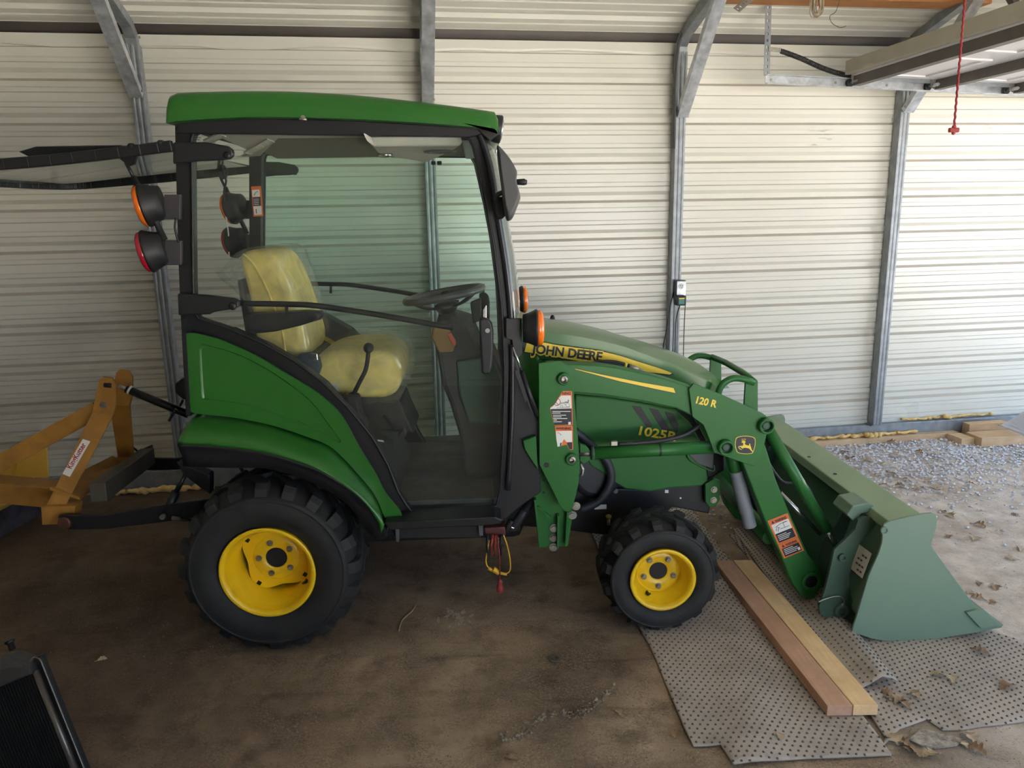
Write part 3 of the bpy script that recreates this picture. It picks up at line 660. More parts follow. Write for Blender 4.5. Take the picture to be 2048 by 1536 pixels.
# ---- wheels
def wheel(mir, name, X, Z, Y0, w, R_, rb, nl, lw, disc):
    mb = MB(mir); o = V((X, Y0, Z)); H = R_ - rb
    half = [(.035, rb - .004), (.012, rb + .004), (.001, rb + .16 * H), (-.010, rb + .32 * H), (-.012, rb + .5 * H), (-.006, rb + .64 * H), (-.009, rb + .655 * H), (-.007, rb + .69 * H), (.000, rb + .74 * H), (.012, R_ - .040), (.032, R_ - .026), (.06, R_ - .020)]
    prof = half + [(w / 2, R_ - .016)] + [(w - t, r) for t, r in reversed(half)]
    mb.lathe(prof, o, n=72, caps=False)
    for side in (0, 1):
        for k in range(nl):
            a0 = 2 * pi * (k + .5 * side) / nl
            kk_ = H / .163
            path = [(.002, R_ - .058 * kk_, 0), (.004, R_ - .040 * kk_, 0), (.014, R_ - .016 * kk_, 0), (.034, R_ - .001, .0), (w * .22, R_, .004), (w * .33, R_, .030), (w * .57, R_, .092)]
            rg = []
            for t, rt, sft in path:
                y = t if not side else w - t
                wt = lw * (.5 if t < w * .3 else .42)
                sec = []
                for dx, rr in ((-wt * 1.25, rt - .030 * kk_), (-wt, rt), (wt, rt), (wt * 1.25, rt - .030 * kk_)):
                    a = a0 + (sft + dx) / R_; sec.append(o + V((cos(a) * rr, y, sin(a) * rr)))
                rg.append(sec)
            mb.loft(rg, smooth=False)
    wo = mb.build(name, RUBBER, T, bevel=.004, seg=2)
    mb = MB(mir)
    prof = [(.03, rb - .001), (.006, rb + .002), (-.004, rb + .006), (-.008, rb + .001), (-.004, rb - .009), (.010, rb - .015), (.018, rb - .015), (.026, rb - .021), (.044, rb - .023), (.052, rb - .033), (w * .72, rb - .037), (w * .8, rb - .02), (w - .01, rb - .01), (w + .006, rb + .004)]
    mb.lathe(prof, o, n=72, caps=False)
    d = disc['y']; rd = disc['r']; n = 96; ang0 = radians(54)
    pl = [o + V((cos(a) * q, d, sin(a) * q)) for a, q in [(2 * pi * i / n, rd + disc['lobe'] * cos(4 * (2 * pi * i / n - ang0))) for i in range(n)]]
    hole = [o + V((cos(2 * pi * i / 32) * disc['hub'], d, sin(2 * pi * i / 32) * disc['hub'])) for i in range(32)]
    mb.ring(pl, hole, (0, .006, 0))
    mb.lathe([(d, disc['b2']), (d - .004, disc['b2'] - .006), (d - .005, disc['hub'] + .004), (d, disc['hub'])], o, n=48, caps=False)
    rim = mb.build('rim', YEL, wo, bevel=0, label='yellow steel rim')
    mb = MB(mir); mb.lathe([(d + .0, disc['hub'] * .98), (d + .012, disc['hub'] * .92), (d + .014, disc['hub'] * .55), (d + .004, disc['hub'] * .5)], o, n=32); mb.build('hub', BLACK, wo)
    for k in range(5):
        a = 2 * pi * k / 5 + radians(disc['a']); mb = MB(mir); mb.bolt(o + V((cos(a) * disc['bc'], d - .005, sin(a) * disc['bc'])), (0, -1, 0), .0085, .012); mb.build('wheel_bolt', ZINC, wo)
    if disc['lobe']:
        for k in (1, 2, 3):
            a = ang0 + pi / 2 * k; mb = MB(mir); q = rd + .002; c = o + V((cos(a) * q, d, sin(a) * q)); e1 = V((cos(a), 0, sin(a))) * .008; e2 = V((-sin(a), 0, cos(a))) * .008
            mb.prism([c - e1 - e2, c + e1 - e2, c + e1 + e2, c - e1 + e2], (0, -.0015, 0)); mb.build('square_hole', BLACK, wo)
    a = radians(238 if not disc['lobe'] else 334); c = o + V((cos(a) * (rb - .03), .035, sin(a) * (rb - .03)))
    mb = MB(mir); mb.tube([c + V((0, .02, 0)), c, c + V((cos(a) * -.004, -.022, sin(a) * -.016))], [.006, .006, .0045], 8); mb.build('valve_stem', BLACK, wo)
both(lambda m: wheel(m, 'rear_wheel', 0, .329, 0.0, .305, .331, .168, 20, .045, dict(y=.125, r=.124, lobe=.014, hub=.040, b2=.088, bc=.064, a=34)))
both(lambda m: wheel(m, 'front_wheel', 1.45, .2315, .02, .215, .2265, .119, 15, .037, dict(y=.075, r=.086, lobe=0, hub=.035, b2=.080, bc=.060, a=54)))

# ---- rear fenders and quarter panels
S_ = [(394, 829), (440, 833), (477, 838), (545, 852), (612, 874), (657, 892), (688, 919), (713, 946), (747, 987), (764, 1024), (769, 1050)]
B_ = [(355, 889), (395, 890), (432, 893), (511, 902), (578, 919), (634, 939), (679, 964), (715, 989), (740, 1014), (758, 1036), (767, 1054)]
L_ = [(366, 933), (440, 936), (522, 937), (567, 946), (612, 961), (657, 983), (702, 1017), (724, 1046), (742, 1071), (758, 1081), (774, 1074)]
Q_ = [(372, 667), (393, 667), (444, 681), (513, 712), (564, 743), (615, 773), (649, 797), (684, 833), (719, 896), (748, 943), (771, 987), (795, 1016), (803, 1030), (800, 1036), (770, 1036)]
N_ = 40
def fender(mir):
    s = resample(arc(P(S_, .13)), N_); b = resample(arc(P(B_, -.02)), N_); rg = []
    for i in range(N_):
        p, q = s[i], b[i]; out = V((p.x - q.x, 0, p.z - q.z)); col = []
        for k in range(9):
            t = k / 8; y = .13 + (-.02 - .13) * sin(t * pi / 2) ** .8
            col.append(V((p.x + (q.x - p.x) * (1 - cos(t * pi / 2)), y, p.z + (q.z - p.z) * (1 - cos(t * pi / 2)))) + out * .0)
        col = [V((p.x, .30, p.z)) + V((0, 0, -.004))] + col + [V((q.x, -.012, q.z + .006))]
        rg.append(col)
    mb = MB(mir); mb.loft(rg, closed=False)
    # rounded rear end
    f = mb.build('rear_fender', GREEN, T); f.modifiers.new('thick', 'SOLIDIFY').thickness = .004
    l = resample(arc(P(L_, .0)), N_); rg = []
    for i in range(N_):
        p, q = b[i], l[i]
        rg.append([V((p.x, -.016, p.z + .004)), V((p.x, -.022, p.z - .004)), V((p.x, -.016, p.z - .012)), p.lerp(q, .55) + V((0, .012, 0)), V((q.x, .002, q.z)), V((q.x, .02, q.z + .012)), V((q.x, .30, q.z + .02))])
    mb = MB(mir); mb.loft(rg, closed=False); o = mb.build('fender_liner', BLACK, T); o.modifiers.new('thick', 'SOLIDIFY').thickness = .004
    qp = arc2(Q_, 3); low = arc2(S_, 3)[::-1]
    low = [(x, y - 1) for x, y in low if 384 < x < 766]
    outl = qp + low + [(381, 824)]
    inn = arc2([(398, 700), (402, 690), (414, 690), (470, 706), (530, 735), (580, 768), (625, 805), (655, 845), (676, 872), (682, 882), (676, 884), (640, 864), (600, 845), (540, 822), (480, 808), (420, 800), (408, 798), (403, 792), (400, 745)], 3)
    mb = MB(mir); Y0 = .11
    mb.ring(P(outl, Y0), P(inn, Y0), (0, .012, 0))
    inn2 = P(inn, Y0); c = sum(inn2, V((0, 0, 0))) / len(inn2); n = len(inn2)
    lo = [p + (c - p).normalized() * .007 + V((0, .007, 0)) for p in inn2]
    a = mb.vs(inn2); b2 = mb.vs(lo)
    mb._tag([mb.bm.faces.new([a[i], a[(i + 1) % n], b2[(i + 1) % n], b2[i]]) for i in range(n)], True); mb._tag([mb.bm.faces.new(b2)])
    mb.build('quarter_panel', GREEN, T, bevel=.004, seg=2, angle=50)
    if not mir:
        pass
both(fender)

# ---- cab side frames and doors
FI = [(383, 278), (387, 268), (396, 264), (700, 268), (925, 272), (937, 276), (946, 292), (957, 338), (972, 405), (988, 490), (993, 530), (1003, 608), (1007, 676), (1010, 758), (1006, 888), (1001, 980), (994, 1010), (978, 1018), (840, 1027), (824, 1024), (814, 1012), (797, 985), (776, 930), (743, 872), (695, 814), (644, 763), (589, 722), (528, 688), (452, 655), (415, 643), (396, 636), (388, 622), (386, 560)]
FO = [(350, 252), (960, 262), (966, 285), (974, 309), (990, 391), (1007, 490), (1014, 530), (1023, 608), (1027, 680), (1027, 784), (1022, 900), (1014, 1000), (1006, 1042), (776, 1054), (768, 1042), (700, 950), (640, 870), (560, 800), (470, 745), (390, 735), (381, 832), (372, 832), (362, 640), (356, 500)]
def side(mir):
    mb = MB(mir); mb.ring(P(FO, .16), P(FI, .16), (0, .045, 0)); fr = mb.build('cab_side_frame', BLACKM, T, bevel=.005)
    # rubber seal round the glass
    mb = MB(mir); k = P(FI, .153); mb.tube(k + [k[0], k[1]], .0045, 8, caps=False); mb.build('door_seal', BLACK, fr)
    # glazed door just inside the frame line
    gi = [(x + (2 if x < 600 else -2), y) for x, y in FI]
    mb = MB(mir); mb.prism(P(FI, .157), (0, .004, 0))
    dr = mb.build('door_glass', GL_FAR if mir else GL_NEAR, T, label='tinted glass cab door')
    # hinges at the rear post
    for pts, nm in (([(345, 284), (412, 284), (455, 292), (465, 300), (466, 311), (458, 318), (440, 320), (398, 322), (380, 324), (345, 328)], 'upper'), ([(354, 587), (412, 590), (468, 597), (478, 603), (477, 614), (468, 618), (428, 624), (418, 629), (356, 631)], 'lower')):
        mb = MB(mir); mb.prism(P(pts, .125), (0, .025, 0)); h = mb.build('door_hinge', BLACK, dr, bevel=.006)
        mb = MB(mir); c = at(pts[4][0] - 12, (pts[3][1] + pts[5][1]) / 2 + 2, .125); mb.lathe([(-.006, .004), (-.005, .012), (0, .014)], c, n=20); mb.build('hinge_pin', BLACKM, dr)
    # push bar across the door
    bar = [(478, 606), (500, 607), (600, 609), (628, 611), (660, 615), (760, 630), (885, 652), (906, 655)]
    mb = MB(mir); Yb = .185; mb.tube(arc(P(bar, Yb), 5), .0105, 12); mb.tube(P([(573, 612), (573, 632)], Yb), .006, 8); mb.build('push_bar', BLACKM, dr)
    # handle with lock
    hp = [(958, 640), (966, 636), (976, 637), (984, 646), (987, 662), (987, 700), (984, 735), (980, 748), (968, 750), (963, 744), (961, 700), (959, 668)]
    mb = MB(mir); mb.prism(P(hp, .12), (0, .03, 0)); hd = mb.build('door_handle', BLACK, dr, bevel=.008, seg=3)
    mb = MB(mir); c = at(975, 661, .118); mb.lathe([(-.003, .0085), (.004, .0085)], c, n=20); mb.build('lock', CHROME, dr)
    mb = MB(mir); mb.prism(P([(971, 612), (973, 610), (973, 636), (966, 636), (966, 620)], .14), (0, .012, 0)); mb.build('latch', CHROME, dr, bevel=.001)
    # tube capping the front post
    mb = MB(mir); mb.tube(arc(P([(958, 262), (980, 330), (998, 440), (1012, 530), (1020, 600), (1023, 640)], .148), 5), .011, 14); mb.tube(arc(P([(1024, 690), (1025, 760), (1023, 860), (1016, 980)], .148), 4), .010, 14); mb.build('front_post', mat('satin black tube', (58, 58, 62), .3, .5), fr)
    # rear lower corner strip of the cab
    mb = MB(mir); mb.prism(P([(362, 640), (371, 660), (381, 832), (374, 832)], .105), (0, .09, 0)); mb.build('rear_corner', BLACKM, fr)
GL_NEAR = glass('near cab glass', (.965, .985, .975), .8, .016)
GL_FAR = glass('green cab glass', (.86, .985, .94), .6, .010)
GL_CLR = glass('rear window glass', (.89, .94, .91), .8, .02)
GL_WS = glass('windscreen glass', (.93, .965, .945), .8, .015)
both(side)
# manufacturer marks in the glass corners
mb = MB()
for x0, x1, y in ((384, 395, 271), (384, 402, 275), (385, 400, 279)): layer(mb, [(x0, y), (x1, y), (x1, y + 1.2), (x0, y + 1.2)], .1565, .0006)
mb.build('glass_mark', BLACK, T)
mb = MB()
pa = arc(P([(960, 264), (974, 309), (990, 391), (1007, 490), (1014, 530), (1023, 608), (1027, 690), (1036, 780)], .175), 4)
mb.loft([[p, V((p.x + .05, YC, p.z)), V((p.x, 1.2 - p.y, p.z))] for p in pa], closed=False); w_ = mb.build('windscreen', GL_WS, T); w_.modifiers.new('thick', 'SOLIDIFY').thickness = .004
# cross rails joining the two sides
pr0, pr1, pr2 = at(352, 262, .17), at(945, 262, .17), at(1012, 1010, .17)
mb = MB(); mb.boxb((pr0.x, .17, pr0.z + .012), (pr0.x + .03, 1.03, pr0.z + .02)); mb.build('rear_roof_rail', BLACKM, T, bevel=.006)
mb = MB(); mb.boxb((pr1.x - .04, .17, pr1.z - .03), (pr1.x + .03, 1.03, pr1.z + .02)); mb.build('front_roof_rail', BLACKM, T, bevel=.006)
mb = MB(); mb.boxb((pr2.x - .05, .17, pr2.z - .01), (pr2.x + .01, 1.03, pr2.z + .03)); mb.build('front_floor_rail', BLACKM, T, bevel=.004)

# warning sticker on the far rear pillar
mb = MB(); Yp = .9945
layer(mb, [(502, 373), (522, 372), (527, 432), (507, 433)], Yp, .0006, 0); layer(mb, [(504, 380), (519, 379), (520, 393), (505, 394)], Yp, .0010, 1); layer(mb, [(505.5, 395), (521, 394), (522, 411), (507, 412)], Yp, .0010, 2); layer(mb, [(507, 413), (523, 412), (524, 429), (509, 430)], Yp, .0010, 1)
for j in range(4): layer(mb, [(507 + j * .3, 398 + j * 3.5), (518, 397.5 + j * 3.5), (518, 398.7 + j * 3.5), (507 + j * .3, 399.2 + j * 3.5)], Yp, .0014, 1)
m0 = mb.mi; mb.mi = 2
mb.tube([at(x, y, Yp - .0014) for x, y in ((508, 391), (511, 385), (516, 383))], .0012, 5); mb.tube([at(x, y, Yp - .0014) for x, y in ((512, 418), (512.5, 427))], .0018, 5)
mb.build('warning_decal', [ORANGE, WHITE, NAVY], T, label='orange and white warning sticker')
# ---- roof
RB = [(332, 246), (345, 243), (420, 238), (500, 234), (600, 235), (700, 238), (800, 243), (900, 250), (990, 258), (997, 259)]
RTP = [(330, 205), (333, 190), (346, 181), (430, 178), (520, 177), (600, 179), (700, 185), (800, 195), (900, 207), (985, 219)]
RY = .07
rb_ = resample(arc(P(RB, RY), 4), 40); rt_ = resample(arc(P(RTP + [(993, 223), (996, 233)], RY), 4), 40); rg = []
for y, d, ix in ((RY - .003, .055, .004), (RY - .001, .035, .001), (RY + .008, .016, 0), (RY + .024, .005, -.001), (RY + .05, 0, 0), (.3, -.010, -.015), (.6, -.014, -.03)):
    low = [V((p.x, y, p.z)) for p in rb_]; up = []
    for p, q in zip(rt_, rb_): up.append(V((p.x, y, p.z - d * (1 if d > 0 else min(1, max(0, (p.z - q.z - .03) / .06))))))
    ring = low + up[::-1]; cx = (low[0].x + low[-1].x) / 2
    rg.append([V((cx + (p.x - cx) * (1 - ix), p.y, p.z)) for p in ring])
rg = rg + [[V((p.x, 1.2 - p.y, p.z)) for p in r] for r in reversed(rg[:-1])]
mb = MB(); mb.loft(rg); rf = mb.build('cab_roof', GREEN, T, label='green moulded cab roof')
mb = MB(); mb.prism(P([(340, 243), (352, 247), (960, 259), (985, 262), (990, 254), (700, 236), (500, 232)], .13), (0, .94, 0)); rbs = mb.build('roof_base', BLACK, T, bevel=.004)
def gutter(mir):
    mb = MB(mir); mb.prism(P([(340, 245), (355, 251), (352, 266), (940, 274), (962, 268), (985, 274), (990, 258), (700, 240), (500, 236)], .125), (0, .03, 0)); mb.build('roof_gutter', BLACK, rbs, bevel=.004)
both(gutter)
mb = MB(); c = at(607, 236, .068); mb.cyl(c, c - V((0, .008, .0)), .008, n=12); mb.cyl(c + V((-.012, -.008, -.004)), c + V((.012, -.008, -.006)), .004, n=8); mb.build('roof_latch', ZINC, T)
def worklight(mir):
    c = at(992, 258, .17); mb = MB(mir); ax_ = V((.97, 0, -.16)); mb.lathe([(-.05, .02), (-.045, .036), (.0, .046), (.016, .047), (.02, .042)], c, ax_, 28); o = mb.build('work_light', BLACK, T)
    mb = MB(mir); mb.lathe([(.018, .042), (.024, .03), (.026, .001)], c, ax_, 28); mb.build('lens', CHROME, o)
both(worklight)
mb = MB(); mb.prism(P([(952, 256), (997, 260), (1000, 268), (979, 281), (966, 270)], .12), (0, .05, 0)); mb.build('visor', BLACK, T, bevel=.004)

# ---- headliner with vents and roof console
ZH = 1.845
HS = .05
def zhl(y): return 1.885 - HS * y                       # the lining falls slightly towards the far side
def athl(x, y, dz=0.0):
    d = ray(x, y); t = (1.885 + dz - CAM.z - HS * CAM.y) / (d.z + HS * d.y); return CAM + d * t
hl = [athl(487, 315), athl(558, 277), athl(600, 273)]
e_r, e_f = hl[0], hl[1]
hl = [(-.13, .19), (-.13, e_r.y - .05), (e_r.x - .03, e_r.y), (e_r.x, e_r.y), (e_f.x, e_f.y), (e_f.x + .45, e_f.y + .02), (e_f.x + .45, .19)]
hl = [V((x, y, zhl(y))) for x, y in hl]
mb = MB(); mb.prism(hl, (0, 0, .008)); hd = mb.build('headliner', HEADL, T, bevel=.006)
mb = MB(); mb.prism([V((x, y, zhl(y) + .009)) for x, y in ((-.10, .19), (.78, .19), (.78, 1.02), (-.10, 1.02))], (0, 0, .008)); mb.build('roof_lining', mat('dark lining', (120, 116, 106), .85), hd)
def vent(a, b, c):
    """louvred vent set in the underside of the headliner"""
    p, q, r = [athl(x, y, -.002) for x, y in (a, b, c)]; e1 = q - p; e2 = r - p
    mb = MB(); mb.ring([p, q, q + e2, p + e2], [p + e1 * .04 + e2 * .12, q - e1 * .04 + e2 * .12, q - e1 * .04 + e2 * .88, p + e1 * .04 + e2 * .88], (0, 0, -.004)); n = 13
    for i in range(n):
        s = p + e1 * (.06 + .88 * i / n) + e2 * .1; mb.prism([s, s + e1 * .035, s + e1 * .035 + e2 * .8, s + e2 * .8], (0, 0, -.003))
    mb.prism([p + V((0, 0, .0015)), q + V((0, 0, .0015)), q + e2 + V((0, 0, .0015)), p + e2 + V((0, 0, .0015))], (0, 0, -.0005))
    mb.build('vent', HEADL, hd)
vent((487, 304), (534, 277), (502, 309))
vent((406, 280), (436, 266), (422, 285))
ZC = ZH - .03
bot = [atz(x, y, ZC) for x, y in ((735, 284), (757, 307), (790, 315), (853, 325), (903, 303))] + [V((.74, .22, ZC)), V((.45, .20, ZC))]
cb = sum(bot, V((0, 0, 0))) / len(bot); ko = [V((cb.x + (p.x - cb.x) * 1.12, cb.y + (p.y - cb.y) * 1.06, ZH + .002)) for p in bot]
mb = MB(); mb.loft([ko, bot], smooth=False); kc = mb.build('roof_console', HEADL, T, bevel=.012, seg=3)
mb = MB(); c = atz(770, 308, ZC - .001); mb.lathe([(0, .03), (-.012, .022), (-.014, .001)], c, (0, 0, 1), 20); mb.build('dome_lamp', CHROME, kc)
mb = MB(); c = atz(880, 302, ZC - .001); mb.lathe([(0, .062), (-.006, .06), (-.006, .05), (-.002, .05)], c, (0, 0, 1), 32, caps=False); mb.lathe([(-.001, .05), (-.0015, .001)], c, (0, 0, 1), 32); mb.build('speaker', GREYP, kc)
for x in (862, 874):
    q_ = atz(x, 322, ZC); mb = MB(); mb.prism([q_, q_ + V((.02, 0, 0)), q_ + V((.02, .02, 0)), q_ + V((0, .02, 0))], (0, 0, -.016)); mb.build('rocker_switch', BLACK, kc, bevel=.003)

# ---- raised rear window with its struts
hz, ez = 1.808, 1.742; hx, exx = -.205, -1.08
def wpt(s, y, dz=0): return V((hx + (exx - hx) * s, y, hz + (ez - hz) * s + dz - .02 * s * (1 - s)))
ring_o = [wpt(0, .10), wpt(.9, .10), wpt(1, .16), wpt(1.03, .6), wpt(1, 1.04), wpt(.9, 1.10), wpt(0, 1.10)]
mb = MB(); mb.prism([p - V((0, 0, .003)) for p in ring_o], (0, 0, .006)); rw = mb.build('rear_window', GL_CLR, T, label='open hinged rear window glass')
for nm, pts in (('window_rail', [wpt(0, .10, .01), wpt(.45, .10, .006), wpt(.92, .10, .01)]), ('window_rail', [wpt(0, 1.10), wpt(.45, 1.10), wpt(.92, 1.10)]), ('window_rail', [wpt(.90, .10, .01), wpt(.99, .15), wpt(1.03, .35), wpt(1.04, .6), wpt(1.03, .85), wpt(.99, 1.05), wpt(.90, 1.10)])):
    mb = MB(); pp = arc(pts, 6)
    for a, b in zip(pp[:-1], pp[1:]): mb.obox(a, b + (b - a) * .05, .022, .036)
    mb.build(nm, BLACKM, rw, bevel=.004)
wp = P([(36, 303), (70, 293), (240, 290), (252, 296), (110, 312), (60, 315)], .55); mb = MB(); mb.prism(wp, (0, .12, .004)); mb.build('wiper_motor_cover', BLACK, rw, bevel=.005)
for (x, y, r) in ((322, 287, .013), (263, 293, .013)):
    c = at(x, y, .1); mb = MB(); mb.lathe([(-.004, r), (.004, r), (.010, r * .6)], c, (0, 0, 1), 18); mb.build('window_bolt', BLACK, rw)
mb = MB(); mb.tube(P([(112, 345), (108, 358), (112, 368)], .9), .014, 10); mb.build('window_latch', BLACK, rw)
def strut(mir):
    a, b = at(252, 325, .13), at(330, 480, .13)
    mb = MB(mir); mb.cyl(a.lerp(b, .18), b, .010, n=14); st = mb.build('gas_strut', BLACK, T)
    mb = MB(mir); mb.cyl(a, a.lerp(b, .2), .006, n=10); mb.build('rod', BLACKM, st)
    mb = MB(mir); mb.prism(P([(236, 315), (273, 312), (268, 328), (258, 332)], .125), (0, .012, 0)); mb.build('bracket', BLACKM, st)
both(strut)
# cable down from the far window corner
mb = MB(); mb.tube(arc(P([(444, 335), (448, 350), (452, 362), (448, 385), (449, 406)], 1.0), 5), .0045, 8); mb.build('wiring', BLACK, T)
mb = MB(); mb.tube(arc(P([(449, 406), (453, 440), (457, 470), (458, 515)], 1.0), 5), .0028, 8); mb.build('wiring', WHITE, T)
mb = MB(); mb.tube(arc(P([(352, 436), (350, 455), (354, 475), (358, 485)], .12), 4), .004, 8); mb.build('wiring', BLACK, T)

# ---- lamps on brackets
def lamp(mir, c, ax_, r, L, lens, br, name):
    mb = MB(mir); mb.lathe([(-L, r * .62), (-L * .96, r * .78), (-L * .6, r * .84), (-L * .2, r * .98), (-.004, r * 1.04), (.002, r * 1.03)], c, ax_, 36); o = mb.build(name, BLACK, T)
    mb = MB(mir); mb.lathe([(-.002, r * .99), (.014, r * .97), (.022, r * .82), (.026, r * .45), (.0265, r * .01)], c, ax_, 36); mb.build('lens', lens, o)
    mb = MB(mir); mb.prism(P(br, .13), (0, .02, 0)); mb.build('bracket', mat('dark grey bracket', (62, 60, 62), .5) if 'rear' in name else BLACKM, o, bevel=.002)
both(lambda m: lamp(m, at(289, 411, .14), V((-.955, -.20, -.18)), .071, .062, AMBER, [(328, 389), (360, 389), (360, 439), (328, 439)], 'rear_turn_lamp'))
both(lambda m: lamp(m, at(295, 503, .14), V((-.955, -.20, -.19)), .071, .062, REDL, [(330, 481), (362, 481), (362, 530), (330, 530)], 'rear_tail_lamp'))
both(lambda m: lamp(m, at(1074, 656, .13), V((1, -.04, 0)), .065, .052, AMBER, [(1012, 637), (1044, 637), (1044, 705), (1040, 714), (1030, 716), (1024, 680), (1012, 678)], 'front_turn_lamp'))

# ---- mirrors
def mirror(mir):
    mp = [(995, 289), (1001, 293), (1019, 314), (1032, 336), (1035, 346), (1034, 362), (1041, 391), (1040, 401), (1034, 417), (1026, 436), (1019, 442), (1015, 439), (1010, 416), (1003, 362), (997, 318)]
    mb = MB(mir); pillow(mb, arc2(mp + [mp[0]], 3)[:-1], -.09, .05, .02); o = mb.build('side_mirror', mat('grey black plastic', (66, 65, 66), .5, col2=(58, 57, 58)), T)
    mb = MB(mir); mb.tube(P([(1033, 364), (1048, 364), (1054, 365)], -.02), [.009, .011, .007], 12); mb.build('mirror_knob', BLACK, o)
    mb = MB(mir); k = arc(P([(1012, 384), (1002, 386), (994, 391), (993, 400)], .02), 5); mb.tube(k, .008, 10); mb.build('mirror_arm', BLACKM, o)
    mb = MB(mir); pillow(mb, [(985, 395), (1006, 393), (1009, 410), (1011, 432), (1005, 438), (994, 440), (988, 430)], .025, .075, .012); mb.build('mirror_mount', BLACK, o)
both(mirror)
# ---- cab interior
mb = MB(); mb.boxb((.26, .21, .485), (.84, .99, .505)); mb.build('cab_floor', FLOORM, T, bevel=.004)
mb = MB()
tun = [V((.25, 0, .50)), V((.25, 0, .72)), V((.34, 0, .66)), V((.42, 0, .56)), V((.46, 0, .50))]
mb.prism([V((p.x, .30, p.z)) for p in tun], (0, .60, 0)); mb.build('floor_tunnel', DKIN, T, bevel=.02, seg=3)
def inner_fender(mir):
    pts = [(392, 660), (450, 664), (530, 700), (590, 735), (645, 778), (690, 830), (720, 885), (745, 935), (720, 940), (600, 860), (480, 800), (392, 780)]
    mb = MB(mir); mb.prism(P(pts, .21), (0, .14, 0)); mb.build('inner_fender', DKIN, T, bevel=.012, seg=3)
both(inner_fender)
mb = MB(); mb.boxb((-.14, .21, .66), (-.10, .99, 1.0)); mb.build('rear_bulkhead', BLACK, T, bevel=.01)
# side console of the far side with an orange knob (seen past the seat)
pts = [(595, 640), (642, 628), (700, 660), (742, 704), (700, 712), (640, 702), (600, 690)]
mb = MB(); mb.prism(P(pts, .80), (0, .10, 0)); sc_ = mb.build('side_console', DKIN, T, bevel=.01)
mb = MB(); a = at(616, 656, .797); b = at(690, 700, .797); mb.obox(a, b, .003, .018); mb.build('console_stripe', DECALY, sc_)
mb = MB(); mb.ball(at(707, 693, .77), .022, 16, (1.1, 1, .6)); mb.build('knob', ORNGK, sc_)
mb = MB(); mb.prism(P([(650, 690), (662, 675), (676, 680), (672, 697)], .80), (0, .03, 0)); mb.build('console_lever', DKIN, sc_, bevel=.004)

# ---- seat
mb = MB(); mb.prism(P([(700, 798), (800, 800), (812, 830), (830, 868), (760, 862), (735, 836), (700, 840), (680, 806)], .46), (0, .28, 0)); st = mb.build('seat', DKIN, T, bevel=.012, seg=2, label='driver seat wrapped in clear film')
cu = arc2([(612, 742), (624, 722), (650, 708), (690, 700), (750, 701), (782, 710), (799, 730), (800, 760), (793, 785), (770, 798), (720, 799), (670, 792), (632, 778), (612, 762), (612, 742)], 3)[:-1]
mb = MB(); pillow(mb, cu, .38, .82, .05); mb.build('cushion', SEATY, st, label='yellow seat cushion')
ba = arc2([(476, 520), (484, 506), (505, 500), (532, 504), (552, 522), (572, 560), (590, 606), (604, 650), (614, 688), (611, 712), (598, 720), (570, 712), (535, 700), (512, 688), (503, 640), (494, 590), (484, 550), (476, 520)], 3)[:-1]
mb = MB(); pillow(mb, ba, .40, .80, .05); mb.build('backrest', SEATY, st, label='yellow seat backrest')
mb = MB(); k = P([(486, 508), (508, 530), (528, 566), (548, 612), (564, 660), (572, 712)], .39); mb.tube(arc(k, 5), .0045, 8); mb.build('piping', SEATY, st)
mb = MB(); mb.prism(P([(474, 560), (484, 560), (500, 650), (505, 690), (494, 690), (486, 640)], .44), (0, .32, 0)); mb.build('back_shell', BLACK, st, bevel=.006)
am = [(484, 636), (496, 628), (540, 626), (612, 622), (640, 624), (644, 632), (640, 640), (600, 652), (550, 664), (510, 668), (490, 662)]
mb = MB(); pillow(mb, am, .31, .375, .014); mb.build('armrest', BLACK, st)
mb = MB(); mb.prism(P([(586, 724), (598, 710), (618, 707), (636, 716), (643, 734), (636, 752), (612, 748), (596, 738)], .36), (0, .05, 0)); bk = mb.build('seatbelt_buckle', BLUEV, st, bevel=.008)
mb = MB(); mb.prism(P([(618, 714), (622, 706), (634, 708), (636, 720), (630, 724)], .355), (0, .012, 0)); mb.build('buckle_tongue', CHROME, st, bevel=.002)
mb = MB(); c = at(668, 776, .382); mb.lathe([(-.003, .018), (.004, .018)], c, (0, 1, 0), 24); mb.build('round_tag', WHITE, st)
